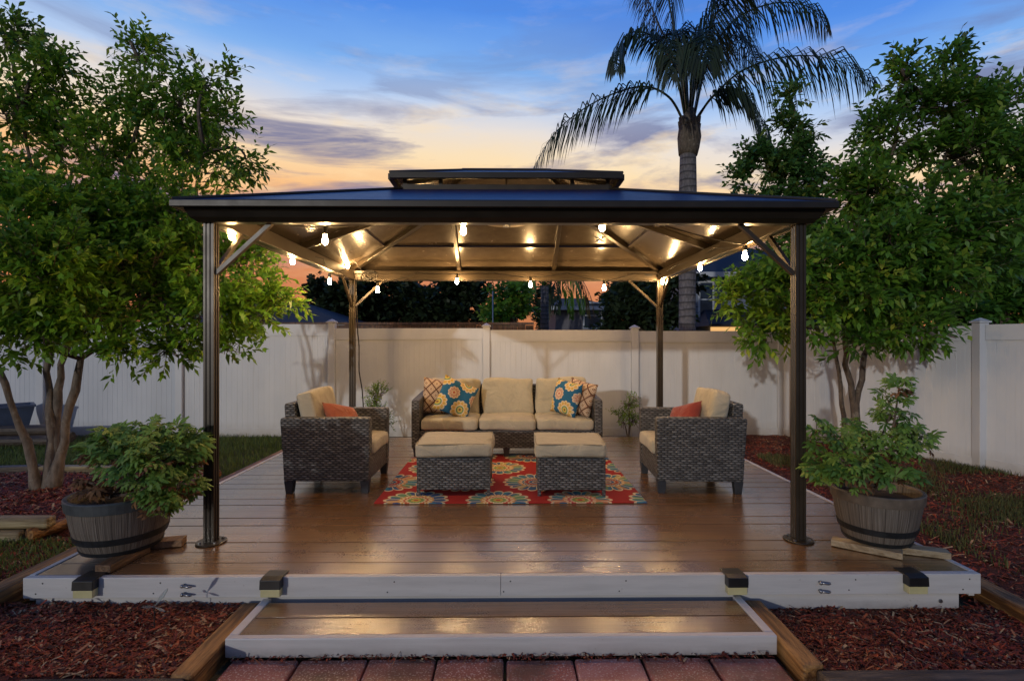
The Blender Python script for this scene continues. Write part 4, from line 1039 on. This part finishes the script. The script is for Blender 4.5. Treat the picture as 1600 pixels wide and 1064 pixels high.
q = random.Random(32)
tr_ = thing('broadleaf_tree', T(1335, 690, 6.3), 'large leafy tree on the right with thin trunks behind the right barrel', 'tree')
RC = [(1418,88,6.2,12,16), (1420,118,6.2,26,30), (1488,88,6.3,14,16), (1492,118,6.3,32,26), (1452,178,6.2,72,44), (1545,175,6.3,42,42), (1402,215,6.2,60,54), (1505,250,6.2,95,60), (1585,245,6.3,42,50), (1372,300,6.0,52,46), (1450,345,5.9,115,70), (1550,335,6.1,52,18),
      (1370,395,5.7,95,60), (1450,440,5.7,95,60), (1330,455,5.6,70,52), (1420,505,5.6,75,38), (1265,430,5.7,62,50), (1190,455,5.8,50,38), (1190,520,5.8,32,26), (1260,500,5.7,60,42), (1340,525,5.6,40,30), (1338,355,6.0,52,44), (1530,400,6.0,60,50), (1580,290,6.2,40,40), (1145,470,5.9,24,14), (1332,310,6.1,34,34), (1590,165,6.3,24,30), (1575,320,6.2,46,34), (1600,210,6.3,30,40)]
rtr = [[T(1318,665,6.3), T(1312,600,6.3), T(1300,520,6.2), T(1290,440,6.1), T(1260,400,5.9)],
       [T(1336,690,6.3), T(1334,630,6.3), T(1322,570,6.25), T(1320,500,6.1), T(1350,400,6.0), T(1390,250,6.2), T(1420,130,6.2)],
       [T(1338,690,6.3), T(1337,630,6.3), T(1352,555,6.25), T(1380,480,6.1), T(1430,370,6.0), T(1480,240,6.2), T(1490,130,6.3)]]
for k, tr in enumerate(rtr):
    base_ = tr[0].copy(); base_.z = -.04
    tr2 = [base_] + tr; b = MB(); fine = []
    for i in range(len(tr2)-1):
        for j in range(4): fine.append(tr2[i].lerp(tr2[i+1], j/4) + Vector((q.gauss(0,.006), q.gauss(0,.006), 0)))
    fine.append(tr2[-1]); L = len(fine)
    b.tube(fine, [(.05 if k else .036)*(1 - .75*(i/(L-1))**.8) for i in range(L)], 9); b.build('trunk', M['barkdark'], tr_, smooth=True)
tw = MB(); lf = MB()
for cl in RC:
    c = T(*cl[:3]); best = min((p for tr in rtr for p in tr[3:]), key=lambda p: (p-c).length); limb(tw, best, c, .02, .007, q)
crown(lf, tw, RC, q, .042, .125, .0235, thin_hi=.8)
tw.build('limbs', M['barkdark'], tr_); lf.build('crown', M['leafB'], tr_)

q = random.Random(33)
tc = thing('conical_tree', T(1240, 700, 7.1), 'narrow pointed tree behind the front right gazebo post', 'tree')
CC = [(1241,158,7.0,13,22), (1241,195,7.0,26,30), (1240,240,7.0,40,34), (1222,285,7.0,52,34), (1192,262,7.0,28,30), (1165,284,7.0,20,14), (1182,318,7.0,46,28), (1255,320,6.9,52,36), (1235,375,6.9,80,42), (1268,275,7.0,20,22), (1176,236,7.0,12,16), (1225,430,6.9,72,36)]
b = MB(); bs = T(1242, 660, 7.1); bs.z = -.04; b.tube([bs, T(1242,520,7.05), T(1240,380,7.0), T(1242,170,7.0)], [.06, .05, .035, .01], 9); b.build('trunk', M['barkdark'], tc, smooth=True)
lf = MB(); crown(lf, None, CC, q, .055, .11, .023, .24, 11, .6); lf.build('crown', M['leafcon'], tc)

def back_tree(name, clusters, label, mt, seed, dens=.02, ls=.26, lw=.085, trunkpx=None, Ls=.5, nl=10):
    q = random.Random(seed); c0 = clusters[0]; tpx = trunkpx or c0[0]
    bs = T(tpx, 535, c0[2]); bs.z = -.03; t = thing(name, bs, label, 'tree', 'trees beyond the back fence')
    b = MB(); tp = T(c0[0], c0[1], c0[2]); b.tube([bs, bs.lerp(tp, .5) + Vector((.08,0,0)), tp], [.16, .13, .06], 9); b.build('trunk', M['barkdark'], t, smooth=True)
    tw = MB()
    for cl in clusters: limb(tw, bs.lerp(tp, .6), T(*cl[:3]), .06, .02, q, sag=.15)
    tw.build('limbs', M['barkdark'], t)
    lf = MB(); crown(lf, None, clusters, q, dens, ls, lw, Ls, nl); lf.build('crown', mt, t)
back_tree('broadleaf_tree', [(1570,400,8.6,75,50), (1600,505,8.6,40,26), (1630,440,8.8,40,60), (1530,505,8.7,50,24), (1420,455,9.0,80,50), (1340,470,9.2,70,45), (1500,420,8.6,70,45), (1590,450,8.6,50,45), (1480,480,8.5,80,35), (1570,490,8.6,50,26), (1600,360,8.6,30,34)], 'dark dense tree beyond the fence at the far right', M['leafB'], 41, .05, .14, .034, 1540, .32)
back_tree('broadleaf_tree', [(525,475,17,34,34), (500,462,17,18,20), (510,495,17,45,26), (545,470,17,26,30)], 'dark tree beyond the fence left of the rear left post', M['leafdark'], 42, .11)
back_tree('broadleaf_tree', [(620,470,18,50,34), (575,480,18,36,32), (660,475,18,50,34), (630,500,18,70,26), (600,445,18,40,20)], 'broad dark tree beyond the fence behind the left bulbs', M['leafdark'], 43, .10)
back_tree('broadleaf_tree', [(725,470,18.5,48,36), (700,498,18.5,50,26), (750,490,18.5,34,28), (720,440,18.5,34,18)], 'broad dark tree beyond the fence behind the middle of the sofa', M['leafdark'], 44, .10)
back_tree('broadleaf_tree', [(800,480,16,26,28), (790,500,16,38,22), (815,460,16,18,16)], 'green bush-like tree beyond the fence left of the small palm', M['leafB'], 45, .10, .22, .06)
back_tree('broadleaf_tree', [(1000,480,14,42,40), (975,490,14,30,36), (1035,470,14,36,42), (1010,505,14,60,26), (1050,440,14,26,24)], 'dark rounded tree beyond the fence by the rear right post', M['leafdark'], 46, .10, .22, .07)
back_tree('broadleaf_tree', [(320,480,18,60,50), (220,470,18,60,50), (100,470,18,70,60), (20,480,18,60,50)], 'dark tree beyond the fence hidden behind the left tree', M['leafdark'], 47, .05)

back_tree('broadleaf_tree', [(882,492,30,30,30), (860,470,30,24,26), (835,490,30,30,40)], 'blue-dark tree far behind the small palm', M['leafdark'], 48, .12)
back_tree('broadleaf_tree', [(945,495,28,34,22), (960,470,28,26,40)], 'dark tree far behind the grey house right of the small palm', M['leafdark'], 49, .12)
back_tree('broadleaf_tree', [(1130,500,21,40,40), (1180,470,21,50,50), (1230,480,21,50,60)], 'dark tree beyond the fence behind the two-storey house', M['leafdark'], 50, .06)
# palms
def palm_frond(par, pts, q, ll=.55, lw=.018, n=62, m=None, hang=1.0, r0=.022, r1=.004, start=.22):
    # smooth the control polyline
    P = [Vector(p) for p in pts]; fine = []
    for i in range(len(P)-1):
        p0 = P[max(i-1,0)]; p1 = P[i]; p2 = P[i+1]; p3 = P[min(i+2, len(P)-1)]
        for j in range(8):
            t = j/8; fine.append(.5*((2*p1) + (p2-p0)*t + (2*p0-5*p1+4*p2-p3)*t*t + (3*p1-p0-3*p2+p3)*t**3))
    fine.append(P[-1]); L = len(fine)
    b = MB(); b.tube(fine, [r0 + (r1-r0)*i/(L-1) for i in range(L)], 5)
    b.a = [.6]*len(b.v)
    for k in range(n):
        u = start + (1-start)*(k + q.random()*.5)/n; f = u*(L-1); i = min(int(f), L-2); o = fine[i].lerp(fine[i+1], f-i); d = (fine[i+1]-fine[i]).normalized()
        side = d.cross(Vector((0,0,1))); side = side.normalized() if side.length > .05 else Vector((1,0,0))
        prof = math.sin(math.pi * min(1, (u-start)/(1-start)*.85 + .15)) ** .6
        for sg in (-1, 1):
            l = ll * prof * q.uniform(.75, 1.15)
            v1 = (side*sg*q.uniform(.4, .9) + d*q.uniform(.3, .7) + Vector((0,0,q.uniform(-.35, .28)))).normalized()
            v2 = (v1*.35 + Vector((0,0,-1))*hang + d*.25).normalized()
            a1 = o + v1*l*q.uniform(.16, .34); a2 = a1 + v2*l*.42; a3 = a2 + (v2 + Vector((0,0,-.5))).normalized()*l*.35
            wd = d*lw if abs(d.z) < .8 else side*lw
            tn = q.random()
            b.add([o - wd*.5, o + wd*.5, a1 + wd, a1 - wd, a2 + wd*.8, a2 - wd*.8, a3], [(0,1,2,3), (3,2,4,5), (5,4,6)], tn)
    return b.build('frond', m or M['frond'], par)
q = random.Random(51)
pb = T(1073, 535, 11); pb.z = -.03
pm = thing('palm_tree', pb, 'tall queen palm with grey ringed trunk and drooping fronds behind the gazebo', 'palm')
b = MB(); ptop = T(1075, 235, 11)
pp = [pb.lerp(ptop, i/14) for i in range(15)]; b.tube(pp, [.188 + .012*math.cos(i*.6) - .02*(i/14) for i in range(15)], 18); b.build('trunk', M['palmbark'], pm, smooth=True)
b = MB(); pts = [T(1075,243,11), T(1076,232,11), T(1077,215,11), T(1077,200,11), T(1077,188,11), T(1078,165,11)]; b.tube(pts, [.19, .215, .24, .215, .16, .06], 16); b.build('crownshaft', M['palmboot'], pm, smooth=True)
for k in range(9):
    a = k*.7; c = T(1077, 214 - 5*(k % 3), 11); b = MB(); o = Vector((math.cos(a)*.25, math.sin(a)*.25, 0))
    b.bar(c + o*.66 + Vector((0,0,-.15)), c + o*.86 + Vector((0,0,.26)), .13, .03, (math.cos(a), math.sin(a), 0)); b.build('leaf_base', M['palmboot'], pm, bevel=.01)
FR = [([(1070,195,11), (1045,152,10.9), (1000,136,10.8), (930,160,10.7), (870,205,10.6), (834,262,10.5)], .62, .30),
      ([(1085,190,11), (1115,150,11), (1165,108,11), (1240,88,11), (1310,96,11), (1368,128,11)], .78, .2),
      ([(1072,180,11), (1060,110,11.2), (1030,40,11.4), (1005,-15,11.6), (985,-40,11.7)], .6, .25),
      ([(1070,180,11), (1052,100,10.7), (1020,58,10.4), (985,52,10.2), (966,78,10.1), (963,112,10.0)], .42, .3),
      ([(1085,180,11), (1108,90,11.2), (1150,30,11.3), (1215,5,11.4), (1270,15,11.4), (1294,50,11.4)], .55, .2),
      ([(1086,192,11), (1115,150,10.7), (1150,142,10.4), (1182,170,10.2), (1200,222,10.0)], .55, .22),
      ([(1078,180,11), (1082,100,10.6), (1092,50,10.0), (1100,55,9.4), (1105,100,9.1)], .75, .2),
      ([(1080,175,11), (1090,80,11.3), (1115,10,11.7), (1165,-35,12.1), (1230,-40,12.5)], .65, .2),
      ([(1076,180,11), (1070,100,11.4), (1060,55,12.0), (1055,60,12.7), (1055,110,13.2)], .65, .2),
      ([(1074,180,11), (1066,100,10.6), (1058,50,10.0), (1050,65,9.6), (1046,120,9.4)], .65, .2),
      ([(1084,180,11), (1100,110,11.5), (1130,60,12.0), (1165,65,12.5), (1185,105,12.8)], .6, .2),
      ([(1076,175,11), (1060,80,11), (1045,0,11.1), (1040,-60,11.2), (1050,-110,11.3)], .6, .25),
      ([(1080,175,11), (1095,90,10.8), (1120,20,10.5), (1135,-20,10.2), (1150,-30,9.9)], .65, .2)]
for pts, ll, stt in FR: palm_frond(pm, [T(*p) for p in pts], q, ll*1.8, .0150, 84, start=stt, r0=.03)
q = random.Random(52); c0 = T(851, 447, 19); pb = Vector((c0.x, c0.y, -.03))
p2 = thing('palm_tree', pb, 'small distant palm beyond the fence right of centre', 'palm')
b = MB(); b.tube([pb, c0], [.17, .14], 10); b.build('trunk', M['palmbark'], p2, smooth=True)
for k in range(11):
    a = k*2*math.pi/11 + .3; o = Vector((math.cos(a), math.sin(a), 0)); e = q.uniform(.3, .7)
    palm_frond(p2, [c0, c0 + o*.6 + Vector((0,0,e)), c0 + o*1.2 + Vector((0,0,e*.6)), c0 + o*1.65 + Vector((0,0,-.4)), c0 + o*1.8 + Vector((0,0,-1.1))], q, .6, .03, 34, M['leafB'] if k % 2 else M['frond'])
# slim pole
b = MB(); pbs = T(770, 535, 15); pbs.z = -.03; b.tube([pbs, T(770, 455, 15)], .02, 6); tag(b.build('pole', M['steel'], smooth=True), 'thin bare pole standing beyond the back fence', 'pole')

# ------------------------------------------------------------------ houses beyond the fence
def house(x0, x1, y0, y1, ze, zr, label, wm, wins, hipx=True):
    t = thing('house', ((x0+x1)/2, (y0+y1)/2, -.03), label, 'house', 'neighbouring houses beyond the fence')
    b = MB(); b.box(x0, x1, y0, y1, -.03, ze); b.build('wall', wm, t)
    o = .35; yc = (y0+y1)/2; ins = min((y1-y0)/2+o, (x1-x0)/2-.2)
    b = MB(); v = [(x0-o, y0-o, ze), (x1+o, y0-o, ze), (x1+o, y1+o, ze), (x0-o, y1+o, ze), (x0-o+ins, yc, zr), (x1+o-ins, yc, zr)]
    b.add(v, [(0,1,5,4), (1,2,5), (2,3,4,5), (3,0,4), (3,2,1,0)]); b.build('roof', M['shingle'], t)
    b = MB(); b.box(x0-o, x1+o, y0-o-.03, y0-o-.003, ze-.14, ze+.03); b.build('eave_board', M['trimw'], t)
    for wx, wz, ww, wh in wins:
        b = MB(); b.box(wx-ww/2-.07, wx+ww/2+.07, y0-.05, y0-.003, wz-wh/2-.07, wz+wh/2+.07); f = b.build('window', M['trimw'], t)
        b = MB(); b.box(wx-ww/2, wx+ww/2, y0-.058, y0-.052, wz-wh/2, wz+wh/2); b.build('pane', M['pane'], f)
        b = MB(); b.box(wx-ww/2, wx+ww/2, y0-.066, y0-.0585, wz-.02, wz+.02); b.build('mullion', M['trimw'], f)
    return t
a = T(440, 507, 13); c = T(556, 507, 13); house(a.x-3.2, c.x-.5, 13, 17, a.z, T(440,470,15).z, 'house with a dark hip roof beyond the left part of the fence', M['housewall2'], [])
a = T(868, 480, 24); c = T(944, 480, 24); house(a.x, c.x, 24, 30, a.z, T(900,466,27).z, 'grey house with a dark window beyond the fence right of the small palm', M['housewall2'], [(T(926,492,24).x, T(926,493,24).z, .75, 1.1)])
a = T(1088, 428, 18); c = T(1330, 428, 18)
hc = house(a.x, c.x, 18, 25, a.z, a.z+1.6, 'two-storey blue-grey house behind the palm trunk with a lit porch', M['housewall'], [(T(1104,468,18).x, T(1104,468,18).z, .42, 1.15)])
b = MB(); e = T(1108, 506, 16.6); f_ = T(1330, 506, 16.6); b.add([(e.x, e.y, e.z), (f_.x, e.y, e.z), (f_.x, 18, e.z+.55), (e.x+.4, 18, e.z+.55), (e.x, e.y, e.z-.06), (f_.x, e.y, e.z-.06), (f_.x, 17.99, e.z-.06), (e.x, 17.99, e.z-.06)], [(0,1,2,3), (7,6,5,4), (0,4,5,1), (3,7,4,0)]); b.build('porch_roof', M['shingle'], hc)
a1 = T(1113, 510, 17.9); a2 = T(1165, 520, 17.9); b = MB(); b.box(a1.x, a2.x, 17.93, 17.985, 1.1, a1.z); b.build('porch_wall_glow', M['porch'], hc)  # thin glowing slab added as the lit look of the porch wall

# ------------------------------------------------------------------ small shrubs and garden stake
def shrub(cl, label, seed, base):
    q = random.Random(seed); t = thing('shrub', base, label, 'shrub', 'small shrubs along the back fence'); lf = MB(); st = MB()
    for c in cl:
        cc = T(*c[:3]); limb(st, Vector(base), cc, .012, .004, q, 4, .02)
    crown(lf, st, cl, q, .16, .045, .007, .14, 9, .6); lf.build('foliage', M['leafA'], t); st.build('stem', M['barkdark'], t)
bs = T(595, 680, 7.3); bs.z = -.02
shrub([(588,622,7.3,18,16), (600,650,7.3,16,20), (578,640,7.3,12,16)], 'small shrub by the fence behind the left armchair', 61, bs)
bs = T(982, 680, 7.3); bs.z = -.02
shrub([(982,628,7.3,12,16), (972,655,7.3,12,16), (992,655,7.3,12,18)], 'small sparse shrub by the fence right of the sofa', 62, bs)
gs = thing('garden_stake', T(241, 1000, 2.45), 'thin garden stake with a clear wing ornament in the left mulch', 'garden stake')
b = MB(); p0 = T(241, 1000, 2.45); p0.z = .0; p1 = T(241, 948, 2.45); b.tube([p0, p1], .0025, 6); b.build('stake', M['wire'], gs)
for e, wd in ((T(262, 919, 2.45), .010), (T(222, 948, 2.42), .007), (T(258, 955, 2.44), .006)):
    b = MB(); n_ = Vector((-(e-p1).z, 0, (e-p1).x)).normalized()*wd; md = p1.lerp(e, .55)
    b.extrude([p1, md + n_, p1.lerp(e, .9) + n_*.6, e, p1.lerp(e, .9) - n_*.5, md - n_], (0, .003, 0)); b.build('wing', M['glass'], gs)

# ------------------------------------------------------------------ render settings
S.view_settings.view_transform = 'Standard'; S.view_settings.look = 'None'; S.view_settings.exposure = 0; S.view_settings.gamma = 1
S.render.engine = 'CYCLES'; S.cycles.use_denoising = True; S.cycles.max_bounces = 6; S.cycles.diffuse_bounces = 3; S.cycles.glossy_bounces = 3
S.cycles.transparent_max_bounces = 6; S.cycles.sample_clamp_indirect = 4; S.cycles.caustics_reflective = False; S.cycles.caustics_refractive = False
